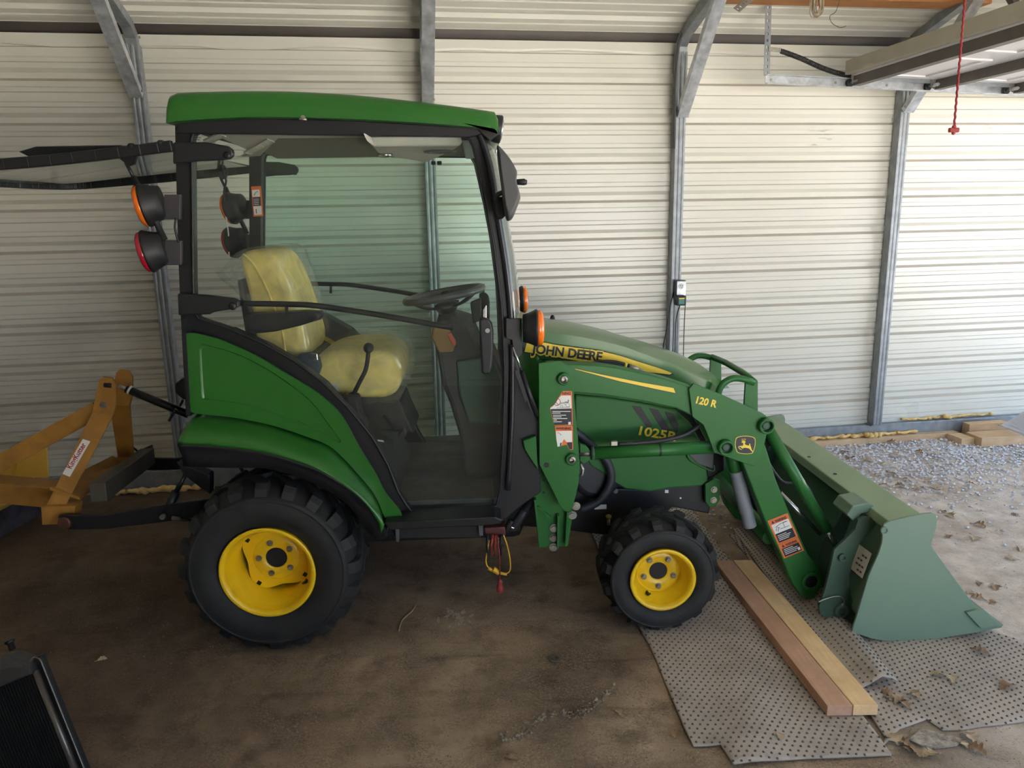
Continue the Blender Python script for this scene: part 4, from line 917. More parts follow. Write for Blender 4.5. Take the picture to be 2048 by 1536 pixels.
def film_mat():
    M = bpy.data.materials.new('clear film'); M.use_nodes = True; nt = M.node_tree; N = nt.nodes; L = nt.links; N.remove(N['Principled BSDF'])
    t = N.new('ShaderNodeBsdfTransparent'); t.inputs[0].default_value = (.95, .96, .95, 1)
    d = N.new('ShaderNodeBsdfDiffuse'); d.inputs[0].default_value = (.85, .86, .84, 1); g = N.new('ShaderNodeBsdfGlossy'); g.inputs['Roughness'].default_value = .18
    tr = N.new('ShaderNodeBsdfTranslucent'); tr.inputs[0].default_value = (.85, .86, .84, 1)
    a = N.new('ShaderNodeMixShader'); a.inputs[0].default_value = .5; L.new(d.outputs[0], a.inputs[1]); L.new(tr.outputs[0], a.inputs[2])
    b = N.new('ShaderNodeMixShader'); b.inputs[0].default_value = .35; L.new(a.outputs[0], b.inputs[1]); L.new(g.outputs[0], b.inputs[2])
    geo = N.new('ShaderNodeNewGeometry'); n = N.new('ShaderNodeTexNoise'); n.inputs['Scale'].default_value = 11; n.inputs['Detail'].default_value = 5; n.inputs['Distortion'].default_value = 1.5; L.new(geo.outputs['Position'], n.inputs['Vector'])
    mr = N.new('ShaderNodeMapRange'); mr.inputs[1].default_value = .35; mr.inputs[2].default_value = .7; mr.inputs[3].default_value = .08; mr.inputs[4].default_value = .34; L.new(n.outputs['Fac'], mr.inputs[0])
    c = N.new('ShaderNodeMixShader'); L.new(mr.outputs[0], c.inputs[0]); L.new(t.outputs[0], c.inputs[1]); L.new(b.outputs[0], c.inputs[2])
    bp = N.new('ShaderNodeBump'); bp.inputs['Strength'].default_value = .35; bp.inputs['Distance'].default_value = .02; L.new(n.outputs['Fac'], bp.inputs['Height'])
    for q in (d, g, tr): L.new(bp.outputs[0], q.inputs['Normal'])
    L.new(c.outputs[0], N['Material Output'].inputs[0]); return M
FILM = film_mat()
def film(outl, Y0, Y1, amp, seed):
    """loose crumpled bag: rings round the cushion with noise"""
    base = P(outl, Y0); c = sum(base, V((0, 0, 0))) / len(base); rg = []
    for i, (y, k) in enumerate([(Y0, .55), (Y0 - .012, .85), (Y0 - .004, 1.0), (Y0 + .06, 1.03), ((Y0 + Y1) / 2, 1.03), (Y1 - .06, 1.03), (Y1 + .004, 1.0), (Y1 + .012, .85), (Y1, .55)]):
        r = []
        for p in base:
            q = V((c.x + (p.x - c.x) * k, y, c.z + (p.z - c.z) * k)); e = mnoise.noise(q * 22 + V((seed, 0, 0))) * amp
            r.append(q + (q - V((c.x, q.y, c.z))).normalized() * e + V((0, mnoise.noise(q * 17 + V((0, seed, 0))) * amp * .8, 0)))
        rg.append(r)
    mb = MB(); mb.loft(rg); return mb
fb = resample(P([(434, 546), (455, 526), (482, 502), (512, 497), (556, 502), (566, 530), (584, 572), (602, 628), (618, 686), (614, 716), (598, 724), (560, 714), (520, 696), (506, 650), (494, 608), (470, 582), (446, 562), (434, 546)], 0), 64)[:-1]
fbp = arc2([(434, 546), (455, 526), (482, 503), (512, 497), (556, 502), (566, 530), (584, 572), (602, 628), (618, 686), (614, 716), (598, 724), (560, 714), (520, 696), (506, 650), (494, 608), (470, 582), (446, 562), (434, 546)], 4)[:-1]
film(fbp, .385, .815, .010, 3).build('plastic_cover', FILM, st, label='clear crumpled plastic cover')
fcp = arc2([(606, 748), (618, 720), (645, 702), (690, 693), (752, 695), (790, 704), (806, 728), (812, 745), (806, 775), (796, 800), (770, 806), (700, 803), (640, 786), (610, 768), (606, 748)], 4)[:-1]
film(fcp, .365, .835, .012, 8).build('plastic_cover', FILM, st, label='clear crumpled plastic cover')
# loader joystick: cranked lever with a ball
mb = MB(); k = P([(704, 796), (716, 770), (731, 742), (735, 722), (737, 700)], .30); mb.tube(fillet(k, .05, 5), .0085, 12); lv = mb.build('joystick', BLACKM, T)
mb = MB(); mb.ball(at(737, 696, .30), .020, 24); mb.build('ball_knob', BLACK, lv)
mb = MB(); mb.prism(P([(690, 792), (714, 794), (722, 830), (735, 860), (712, 870), (694, 840)], .26), (0, .08, 0)); mb.build('lever_base', DKIN, T, bevel=.01)
mb = MB(); k = P([(766, 830), (780, 845), (790, 862)], .36); mb.tube(k, .006, 8); mb.build('pedal_linkage', BLACKM, T)
for pts in ([(750, 878), (768, 880), (786, 890), (788, 896), (766, 888), (750, 884)], [(795, 870), (806, 862), (812, 872), (800, 884)]):
    mb = MB(); mb.prism(P(pts, .34), (0, .06, 0)); mb.build('pedal', DKIN, T, bevel=.003)
mb = MB(); mb.prism(P([(749, 879), (766, 881), (768, 884), (750, 882)], .335), (0, .004, 0)); mb.build('pedal_strip', WHITE, T)
# dashboard pedestal and steering wheel
ped = [(868, 644), (900, 640), (944, 652), (962, 700), (985, 705), (1003, 740), (1010, 900), (990, 960), (928, 955), (924, 890), (900, 810), (884, 770), (872, 700)]
mb = MB(); mb.prism(P(ped, .40), (0, .40, 0)); pd = mb.build('dash_pedestal', DKIN, T, bevel=.02, seg=3)
mb = MB(); mb.prism(P([(912, 722), (985, 712), (1003, 760), (1000, 852), (936, 846), (918, 790)], .385), (0, .02, 0)); mb.build('pedestal_cover', mat('dark green cover', (26, 66, 44), .5), pd, bevel=.012, seg=3)
mb = MB(); mb.prism(P([(866, 652), (890, 645), (912, 680), (908, 704), (878, 706), (862, 676)], .395), (0, .02, 0)); mb.build('dash_panel', mat('amber brown panel', (128, 96, 40), .5), pd, bevel=.008)
mb = MB(); mb.prism(P([(894, 668), (901, 664), (912, 684), (911, 692), (905, 690)], .385), (0, .012, 0)); mb.build('red_switch', mat('red orange switch', (196, 84, 56), .4), pd, bevel=.003)
a0, a1 = at(808, 604, .6), at(968, 574, .6); cw = (a0 + a1) / 2; rr = (a1 - a0).length / 2 - .008
exw = (a1 - a0).normalized(); eyw = V((0, 1, 0)); nw = exw.cross(eyw); nw = nw if nw.z > 0 else -nw
mb = MB(); pts = [cw + exw * rr * cos(t) + eyw * rr * sin(t) for t in [2 * pi * i / 56 for i in range(57)]]; mb.tube(pts, .0145, 14, caps=False); sw = mb.build('steering_wheel', mat('wheel rim grey', (74, 74, 74), .4, col2=(60, 60, 61)), T)
for ang in (90, 210, 330):
    t = radians(ang); mb = MB(); p = cw + (exw * cos(t) + eyw * sin(t)) * (rr - .004); q = cw - nw * .055 + (exw * cos(t) + eyw * sin(t)) * .02
    m_ = p.lerp(q, .5) - nw * .012; kk = arc([p, m_, q], 4)
    for u_, v_ in zip(kk[:-1], kk[1:]): mb.obox(u_, v_ + (v_ - u_) * .1, .036, .012, up=nw)
    mb.build('spoke', BLACK, sw, bevel=.003)
mb = MB(); mb.lathe([(-.085, .028), (-.06, .045), (-.04, .05), (-.03, .03), (-.028, .001)], cw, nw, 28); mb.build('wheel_hub', BLACK, sw)
mb = MB(); mb.cyl(cw - nw * .08, at(905, 680, .6), .035, .055, 20); mb.build('steering_column', DKIN, T)
mb = MB(); mb.prism(P([(940, 606), (962, 597), (964, 640), (946, 648)], .52), (0, .05, 0)); mb.build('instrument_pod', DKIN, T, bevel=.006)
# footwell side and lower front corner of the cab
def footwell(mir):
    mb = MB(mir); mb.prism(P([(1018, 700), (1040, 745), (1062, 815), (1078, 850), (1082, 985), (1046, 1010), (1010, 1040), (1000, 1030)], .16), (0, .03, 0)); mb.build('footwell_side', BLACK, T, bevel=.005)
    mb = MB(mir); a, b = at(1026, 694, .10), at(1043, 742, .10); mb.cyl(a, b, .004, n=10); g = mb.build('door_strut', CHROME, T); mb = MB(mir); mb.cyl(b, at(1074, 832, .10), .009, n=14); mb.build('cylinder', BLACKM, g)
both(footwell)
mb = MB(); mb.prism(P([(1028, 738), (1036, 742), (1054, 800), (1051, 806)], .155), (0, .006, 0)); mb.build('reflection_strip', GREYP, T)  # grey strip standing in for a reflection in the windscreen
# sill, step and hanging fittings under the door
def sill(mir):
    mb = MB(mir); mb.prism(P([(768, 1046), (990, 1034), (1004, 1040), (1002, 1048), (965, 1052), (778, 1060)], .05), (0, .12, 0)); s_ = mb.build('door_sill', BLACKM, T, bevel=.004)
    mb = MB(mir); mb.prism(P([(780, 1056), (962, 1048), (962, 1076), (792, 1078)], .12), (0, .14, 0)); mb.build('step', BLACK, s_, bevel=.004)
    for pts in ([(790, 1058), (798, 1058), (798, 1084), (792, 1084)], [(956, 1046), (966, 1046), (966, 1072), (958, 1072)]):
        mb = MB(mir); mb.prism(P(pts, .10), (0, .05, 0)); mb.build('step_bracket', GREYP, s_, bevel=.002)
both(sill)
mb = MB(); mb.prism(P([(968, 1056), (1010, 1054), (1012, 1072), (970, 1074)], .22), (0, .08, 0)); cp_ = mb.build('coupler_block', mat('rusty red rubber', (96, 48, 42), .7, col2=(64, 36, 34), scale=20), T, bevel=.006)
for x0 in (976, 985, 992, 1003):
    mb = MB(); mb.tube(P([(x0, 1070), (x0 - 2, 1090), (x0 - 1, 1112)], .2), [.007, .005, .003], 8); mb.build('strap', REDP if x0 in (985, 992) else BLACK, cp_)
mb = MB(); k = P([(978, 1080), (975, 1100), (972, 1122), (976, 1134), (986, 1141), (1000, 1146), (1012, 1147), (1020, 1140), (1020, 1118), (1014, 1090), (1007, 1070)], .2); mb.tube(arc(k, 5), .0028, 8); dl = mb.build('yellow_lanyard', YELC, T)
for a, b, r in (((977, 1136), (984, 1141), .007), ((986, 1138), (998, 1146), .012), ((1000, 1146), (1014, 1149), .006)):
    mb = MB(); mb.cyl(at(a[0], a[1], .2), at(b[0], b[1], .2), r, r * .9, 14); mb.build('dust_cap', YELC, dl, bevel=.001)
mb = MB(); mb.tube(P([(995, 1072), (999, 1110), (1000, 1160)], .19), .0025, 8); rd_ = mb.build('red_lanyard', REDP, T)
mb = MB(); p = at(1000, 1158, .19); mb.lathe([(0, .006), (-.016, .009), (-.02, .007), (-.03, .014), (-.052, .015), (-.056, .010)], p, (0, 0, 1), 16); mb.build('dust_cap', REDP, rd_)
for a, b, r, m_ in (((1012, 1062), (1024, 1040), .014, BLACK), ((1014, 1050), (1028, 1056), .009, CHROME), ((1028, 1052), (1050, 1020), .019, HOSE), ((1050, 1022), (1072, 990), .017, HOSE)):
    mb = MB(); mb.cyl(at(a[0], a[1], .24), at(b[0], b[1], .24), r, n=16); mb.build('hose_fitting' if m_ is not HOSE else 'hydraulic_hose', m_, T, bevel=.001)

# ---- hood and engine side
YH = .38
HT = [(1030, 640), (1085, 664), (1150, 672), (1212, 684), (1250, 694), (1300, 712), (1350, 733), (1400, 756), (1428, 769), (1438, 778)]
HBt = [(1030, 950), (1085, 960), (1150, 968), (1200, 975), (1250, 978), (1300, 984), (1340, 980), (1380, 976), (1404, 962), (1418, 930)]
ht = resample(P(HT, YH), 30); hb = resample(P(HBt, YH), 30); crest = resample([at(x, y, .60) for x, y in [(1030, 631), (1090, 641), (1150, 650), (1212, 667), (1300, 692), (1360, 712), (1400, 730), (1436, 757), (1446, 768)]], 30)
rg = []
for i in range(30):
    p, q, c = ht[i], hb[i], crest[i]; t = i / 29; nar = max(0, (t - .75) / .25) ** 2 * .025
    ring = [V((q.x, YH + .03, q.z)), V((q.x, YH + .01, q.z + (p.z - q.z) * .25)), V((q.x + (p.x - q.x) * .5, YH - .005 + nar * .4, q.z + (p.z - q.z) * .5)), V((q.x + (p.x - q.x) * .8, YH + nar * .7, q.z + (p.z - q.z) * .8)), V((p.x, YH + nar, p.z)), V((p.x * .75 + c.x * .25, YH + .05 + nar, p.z + (c.z - p.z) * .62)), V((c.x, YH + .12 + nar * .5, p.z + (c.z - p.z) * .94)), V((c.x, YC, c.z + .002))]
    rg.append(ring + [V((v.x, 1.2 - v.y, v.z)) for v in reversed(ring[:-1])])
mb = MB(); mb.loft(rg, closed=True, caps=True, smooth=True); hood = mb.build('hood', GREEN, T, label='green sloping engine hood'); hood.data.polygons.foreach_set('use_smooth', [True] * len(hood.data.polygons))
e_ = hood.modifiers.new('split', 'EDGE_SPLIT'); e_.split_angle = radians(28)
# side panel with the cooling slots
sp = [(1150, 790), (1210, 795), (1284, 806), (1352, 820), (1380, 845), (1400, 880), (1412, 930), (1416, 960), (1404, 972), (1340, 976), (1300, 984), (1250, 978), (1180, 930), (1150, 860)]
mb = MB(); mb.prism(P(sp, .355), (0, .02, 0)); spn = mb.build('side_panel', LGREEN, T, bevel=.006)
for pts in ([(1264, 812), (1282, 814), (1305, 851), (1300, 856), (1292, 852)], [(1298, 816), (1316, 820), (1342, 862), (1336, 868), (1326, 862)], [(1330, 824), (1346, 828), (1358, 850), (1354, 866), (1346, 858)]):
    mb = MB(); mb.prism(P(pts, .352), (0, .004, 0)); mb.build('cooling_slot', BLACK, T)
mb = MB(); mb.prism(P([(1352, 818), (1384, 828), (1398, 852), (1412, 878), (1420, 925), (1398, 905), (1370, 890), (1364, 866)], .36), (0, .02, 0)); mb.build('grille_opening', BLACK, T, bevel=.003)
mb = MB(); mb.tube(arc(P([(1374, 908), (1380, 920), (1396, 930), (1426, 942), (1427, 930)], .345), 4), .0035, 8); mb.build('panel_edge', LGREEN, T)
mb = MB(); mb.prism(P([(1376, 908), (1428, 905), (1426, 938), (1396, 928)], .35), (0, .03, 0)); mb.build('front_screen', GREYP, T, bevel=.003)
mb = MB(); mb.prism([V((p.x, y, p.z)) for p, y in zip(P([(1400, 795), (1448, 790), (1452, 940), (1412, 965)], .40), (.40,) * 4)], (0, .40, 0)); mb.build('grille', BLACK, T, bevel=.01)
# badges
mb = MB(); text_px(mb, '1025R', (1277, 869), (1352, 882), 17, .352, bold=.028, mi=0); mb.build('model_number', DECALY, spn)
# hood stripe decal with the lettering
mb = MB()
up_ = arc2([(1042, 682), (1085, 684), (1118, 690), (1196, 701), (1240, 711), (1274, 722), (1310, 733), (1338, 743), (1349, 749)], 3); lo_ = arc2([(1340, 749), (1290, 743), (1240, 737), (1180, 726), (1120, 715), (1085, 709), (1052, 704), (1049, 704)], 3)
def yH(x, y):   # depth of the hood side at a picture point (the upper side leans in slightly)
    return YH - .012
layer(mb, [(x, y) for x, y in up_] + [(x, y + 2.5) for x, y in lo_], YH - .013, .0005, 1)
layer(mb, [(x + .5, y + .8) for x, y in up_[1:-2]] + lo_, YH - .013, .0012, 0)
for a, b in (((1043, 684), (1049, 703)),): pass
text_px(mb, 'JOHN DEERE', (1061, 706), (1204, 724), 20, YH - .0135, bold=.085, lift=.0018, mi=0)
text_px(mb, 'JOHN DEERE', (1062, 705), (1203, 722), 17.5, YH - .0135, bold=.032, lift=.0026, mi=1)
mb.build('hood_decal', [DECALY, NAVY], hood, label='yellow stripe decal with dark lettering')
mb = MB(); c = at(1105, 641, .75); mb.lathe([(-.01, .012), (.012, .011), (.022, .007), (.025, .001)], c, (0, 0, 1), 14); mb.build('hood_knob', BLACK, hood)
# engine bay, frame rails, front axle
mb = MB(); mb.boxb((.93, .42, .40), (1.68, .78, .92)); mb.build('engine', BLACK, T, bevel=.03)
def rail(mir):
    mb = MB(mir); mb.prism(P([(1000, 985), (1180, 975), (1300, 980), (1412, 966), (1424, 1000), (1418, 1028), (1345, 1014), (1300, 1062), (1240, 1074), (1140, 1062), (1000, 1048)], .40), (0, .03, 0)); r_ = mb.build('frame_rail', BLACKM, T, bevel=.006)
    if not mir:
        mb = MB(); mb.prism(P([(1189, 1010), (1213, 1009), (1213, 1018), (1189, 1019)], .398), (0, .001, 0)); mb.build('serial_plate', WHITE, r_)
        mb = MB(); mb.prism(P([(1330, 980), (1337, 980), (1337, 986), (1330, 986)], .398), (0, .001, 0)); mb.build('sticker', WHITE, r_)
        for x, y in ((1231, 982), (1207, 962)):
            mb = MB(); mb.bolt(at(x, y, .40), (0, -1, 0), .008, .008); mb.build('bolt', ZINC, r_)
        mb = MB(); mb.lathe([(-.002, .004), (0, .004)], at(1361, 996, .40), (0, 1, 0), 12); mb.build('hole_cap', WHITE, r_)
        mb = MB(); c = at(1217, 1036, .36); mb.lathe([(0, .012), (.010, .013), (.014, .008)], c, (0, 0, 1), 16); mb.cyl(c, c - V((0, 0, .03)), .008, n=10); mb.build('drain_plug', mat('brass plug', (150, 128, 84), .5, .5), r_)
both(rail)
mb = MB(); mb.cyl(V((1.45, .16, .225)), V((1.45, 1.04, .225)), .05, n=24); mb.boxb((1.39, .45, .19), (1.51, .75, .33)); mb.build('front_axle', BLACKM, T, bevel=.004)
mb = MB(); mb.cyl(V((0, .18, .325)), V((0, 1.02, .325)), .075, n=24); mb.build('rear_axle', BLACKM, T)
mb = MB(); mb.boxb((-.22, .40, .24), (.95, .80, .50)); mb.build('transmission', BLACK, T, bevel=.04)
# black ducting and hoses beside the loader mast
mb = MB(); c = at(1190, 940, .42); mb.lathe([(-.06, .08), (-.05, .105), (0, .11)], c, (0, 1, 0), 36); mb.build('side_duct', mat('duct black', (34, 36, 42), .45), T)
mb = MB(); mb.tube(arc(P([(1150, 862), (1170, 880), (1190, 898), (1215, 925), (1222, 960), (1200, 1000), (1160, 1020)], .33), 5), .017, 12); mb.build('hydraulic_hose', HOSE, T)
mb = MB()
for j in range(5):
    mb.tube(arc(P([(1176, 728 + j), (1200, 723 + j * 1.6), (1226, 723 + j * 2), (1248, 728 + j * 2.2), (1258, 731 + j * 1.6)], .30 + .008 * (j % 2)), 4), .006, 8)
hs = mb.build('hose_bundle', HOSE, T)
mb = MB(); mb.tube(P([(1253, 726), (1251, 734), (1252, 742)], .293), .005, 8); mb.build('cable_tie', DECALY, hs)
mb = MB(); mb.cyl(at(1258, 733, .30), at(1276, 739, .30), .012, .010, 8); mb.cyl(at(1276, 739, .30), at(1286, 743, .30), .007, n=10); mb.build('hose_end', ZINC, hs)

# ---- hood guard of green tube
gz = [(1436, 800), (1437, 782), (1446, 766), (1464, 756), (1484, 757), (1508, 765)]
def guard(mir):
    mb = MB(mir); mb.tube(fillet(P(gz, .35), .05, 5), .0135, 14); mb.build('guard_loop', LGREEN, T)
    mb = MB(mir); mb.prism(P([(1491, 762), (1508, 757), (1516, 766), (1516, 822), (1488, 812)], .36), (0, .012, 0)); mb.build('guard_plate', LGREEN, T, bevel=.002)
both(guard)
a, b = at(1508, 764, .35), at(1424, 714, .85); mb = MB(); mb.tube([a - (b - a) * .01, a.lerp(b, .3) + V((.012, 0, .004)), a.lerp(b, .7) + V((.012, 0, .004)), b], .0135, 14); mb.build('guard_bar', LGREEN, T)
# ---- front loader: masts, booms, cylinders, carrier and bucket (parts of the tractor)
YM, YB = .13, .165
MASTO = [(1077, 727), (1108, 723), (1120, 722), (1138, 733), (1144, 742), (1148, 790), (1156, 880), (1160, 935), (1157, 968), (1146, 1014), (1139, 1023), (1132, 1024), (1124, 1018), (1092, 955), (1079, 930)]
def sleeve(mb, c, r, h, ri):
    mb.lathe([(0, ri), (-h, ri), (-h, r * .92), (-h * .85, r), (0, r)], c, (0, 1, 0), 32, caps=False)
def mast(mir):
    mb = MB(mir); mb.prism(P(MASTO, YM), (0, .012, 0)); ms = mb.build('loader_mast', LGREEN, T, bevel=.002)
    mb = MB(mir); mb.prism(P(MASTO, YM + .10), (0, .012, 0)); mb.build('inner_plate', LGREEN, ms, bevel=.002)
    mb = MB(mir); mb.prism(P([(1074, 722), (1077, 718), (1080, 722), (1081, 735), (1150, 745), (1150, 738), (1110, 727), (1080, 728)], YM + .05), (0, .06, 0)); mb.build('top_web', LGREEN, ms)
    # upright and foot bolted to the frame
    up_ = [(1070, 880), (1080, 930), (1092, 955), (1124, 1018), (1146, 1014), (1144, 1040), (1136, 1092), (1078, 1096), (1070, 1020), (1066, 960)]
    mb = MB(mir); mb.prism(P(up_, .20), (0, .014, 0)); ft = mb.build('mast_foot', LGREEN, T, bevel=.002)
    mb = MB(mir)
    for pts in ([(1134, 1024), (1138, 1024), (1134, 1093), (1130, 1093)], [(1115, 1032), (1119, 1032), (1118, 1098), (1114, 1098)], [(1068, 1000), (1073, 1000), (1082, 1094), (1078, 1095)]): mb.prism(P(pts, .17), (0, .05, 0))
    mb.build('flange', LGREEN, ft, bevel=.001)
    mb = MB(mir); mb.prism(P([(1073, 1014), (1078, 1014), (1104, 1036), (1100, 1040)], .185), (0, .02, 0)); mb.build('gusset', LGREEN, ft)
    mb = MB(mir); mb.prism(P([(1046, 882), (1072, 872), (1076, 940), (1060, 916), (1050, 900)], .135), (0, .05, 0)); mb.build('mount_bracket', LGREEN, ft, bevel=.003)
    for x, y in ((1108, 1056), (1107, 1075), (1107, 1094), (1152, 1012), (1145, 1030)):
        mb = MB(mir); mb.bolt(at(x, y, .198), (0, -1, 0), .0125, .010); mb.build('bolt', ZINC, ft)
    for x, y in ((1087, 960), (1087, 985)):
        mb = MB(mir); mb.lathe([(-.001, .005), (0, .005)], at(x, y, .199), (0, 1, 0), 12); mb.build('hole', BLACK, ft)
    # pivot pins
    for x, y, r in ((1127, 757, .023), (1143, 917, .023)):
        c = at(x, y, YM); mb = MB(mir); sleeve(mb, c, r, .018, r * .55); mb.build('pivot_boss', LGREEN, ms)
        mb = MB(mir); mb.lathe([(-.022, r * .36), (-.021, r * .62), (.10, r * .62)], c, (0, 1, 0), 24, caps=False); mb.lathe([(-.010, r * .36), (-.0095, .0005)], c, (0, 1, 0), 20, caps=False); mb.build('pivot_pin', ZINC, ms)
    mb = MB(mir); mb.lathe([(-.001, .0095), (0, .0095)], at(1093, 930, YM - .0006), (0, 1, 0), 20); mb.build('hole', BLACK, ms)
    mb = MB(mir); k = P([(1160, 928), (1166, 938), (1165, 948), (1160, 952)], YM + .02); mb.tube(k, .006, 8); mb.build('pin_tab', ZINC, ms)
    if not mir: mast_decals(ms)
def mast_decals(ms):
    mb = MB(); Y = YM
    O_, Wh, Nv, Rd = 0, 1, 2, 3
    def c(x, y): return (1050 + x * .1302, 720 + y * .1302)
    L = lambda pts, l, mi: layer(mb, [c(*p) for p in pts], Y, l, mi)
    L([(575, 482), (590, 476), (712, 476), (722, 486), (735, 990), (725, 1004), (455, 1006), (420, 900), (385, 745), (395, 725), (440, 695), (480, 640), (505, 590), (540, 540)], .0006, O_)
    L([(552, 547), (704, 545), (716, 742), (392, 752), (385, 742), (430, 708), (470, 665), (512, 600)], .0010, Wh)
    L([(393, 752), (716, 745), (722, 992), (452, 998), (425, 900)], .0010, Nv)
    L([(458, 1016), (735, 1014), (738, 1378), (690, 1382), (670, 1360), (640, 1300), (500, 1330), (480, 1210)], .0006, O_)
    L([(475, 1092), (720, 1088), (724, 1258), (640, 1262), (600, 1215), (570, 1262), (560, 1320), (500, 1332), (478, 1190)], .0010, Wh)
    L([(640, 1266), (724, 1262), (726, 1368), (684, 1372), (655, 1312)], .0010, Nv)
    L([(540, 1272), (562, 1268), (556, 1320), (536, 1322)], .0012, Nv)
    text_px(mb, 'NING', c(572, 530), c(700, 530), 5.0, Y, bold=.03, lift=.0012, mi=Nv)
    text_px(mb, 'WARNING', c(470, 1070), c(708, 1070), 5.0, Y, bold=.03, lift=.0012, mi=Nv)
    for j, (x0, x1, y) in enumerate(((420, 700, 790), (420, 545, 815), (430, 630, 848), (430, 560, 872), (430, 650, 898), (440, 490, 922), (440, 565, 948))):
        L([(x0, y - 5), (x1, y - 6), (x1, y + 4), (x0, y + 5)], .0014, Wh)
    L([(664, 952), (704, 948), (706, 988), (666, 992)], .0014, Wh)
    # pictogram: prohibition ring and a small tractor
    def ringp(cx, cy, r, mi, a0=0, a1=360, rad=.0010):
        m0 = mb.mi; mb.mi = mi; n = 20
        mb.tube([at(*c(cx + r * cos(radians(a0 + (a1 - a0) * i / n)), cy + r * sin(radians(a0 + (a1 - a0) * i / n))), Y - .0014) for i in range(n + 1)], rad, 5); mb.mi = m0
    def ln(pts, mi, rad=.0006):
        m0 = mb.mi; mb.mi = mi; mb.tube([at(*c(*p), Y - .0014) for p in pts], rad, 5); mb.mi = m0
    ringp(490, 645, 52, Rd, -80, 140, .0011); ln([(480, 650), (515, 690)], Rd, .0011)
    ringp(655, 692, 30, Nv, rad=.0005); ringp(562, 712, 18, Nv, rad=.0005)
    ln([(540, 690), (540, 655), (600, 655), (625, 690)], Nv); ln([(545, 668), (605, 668)], Nv); ln([(610, 650), (640, 648), (660, 655), (668, 610)], Nv, .0014); ln([(485, 733), (690, 722)], Nv)
    ln([(495, 1105), (510, 1130), (520, 1112)], Nv); ln([(520, 1120), (560, 1150), (535, 1150)], Nv)
    mb.build('warning_decal', [ORANGE, WHITE, NAVY, mat('sign red', (170, 50, 60), .5)], ms, label='torn orange and black warning sticker')
BOOMA = [(1108, 728), (1177, 729), (1215, 733), (1255, 740), (1313, 753), (1350, 764), (1386, 776), (1392, 836), (1352, 817), (1284, 803), (1206, 791), (1148, 786), (1112, 784)]
KNEE = [(1378, 778), (1387, 767), (1440, 788), (1487, 809), (1526, 827), (1537, 836), (1542, 850), (1533, 871), (1527, 896), (1519, 921), (1507, 932), (1487, 926), (1448, 912), (1428, 905), (1421, 885), (1407, 850), (1385, 834)]
BOOMB = [(1480, 915), (1530, 888), (1553, 962), (1587, 1044), (1616, 1108), (1638, 1136), (1646, 1162), (1640, 1182), (1622, 1200), (1604, 1194), (1584, 1167), (1560, 1109), (1536, 1058), (1512, 996)]
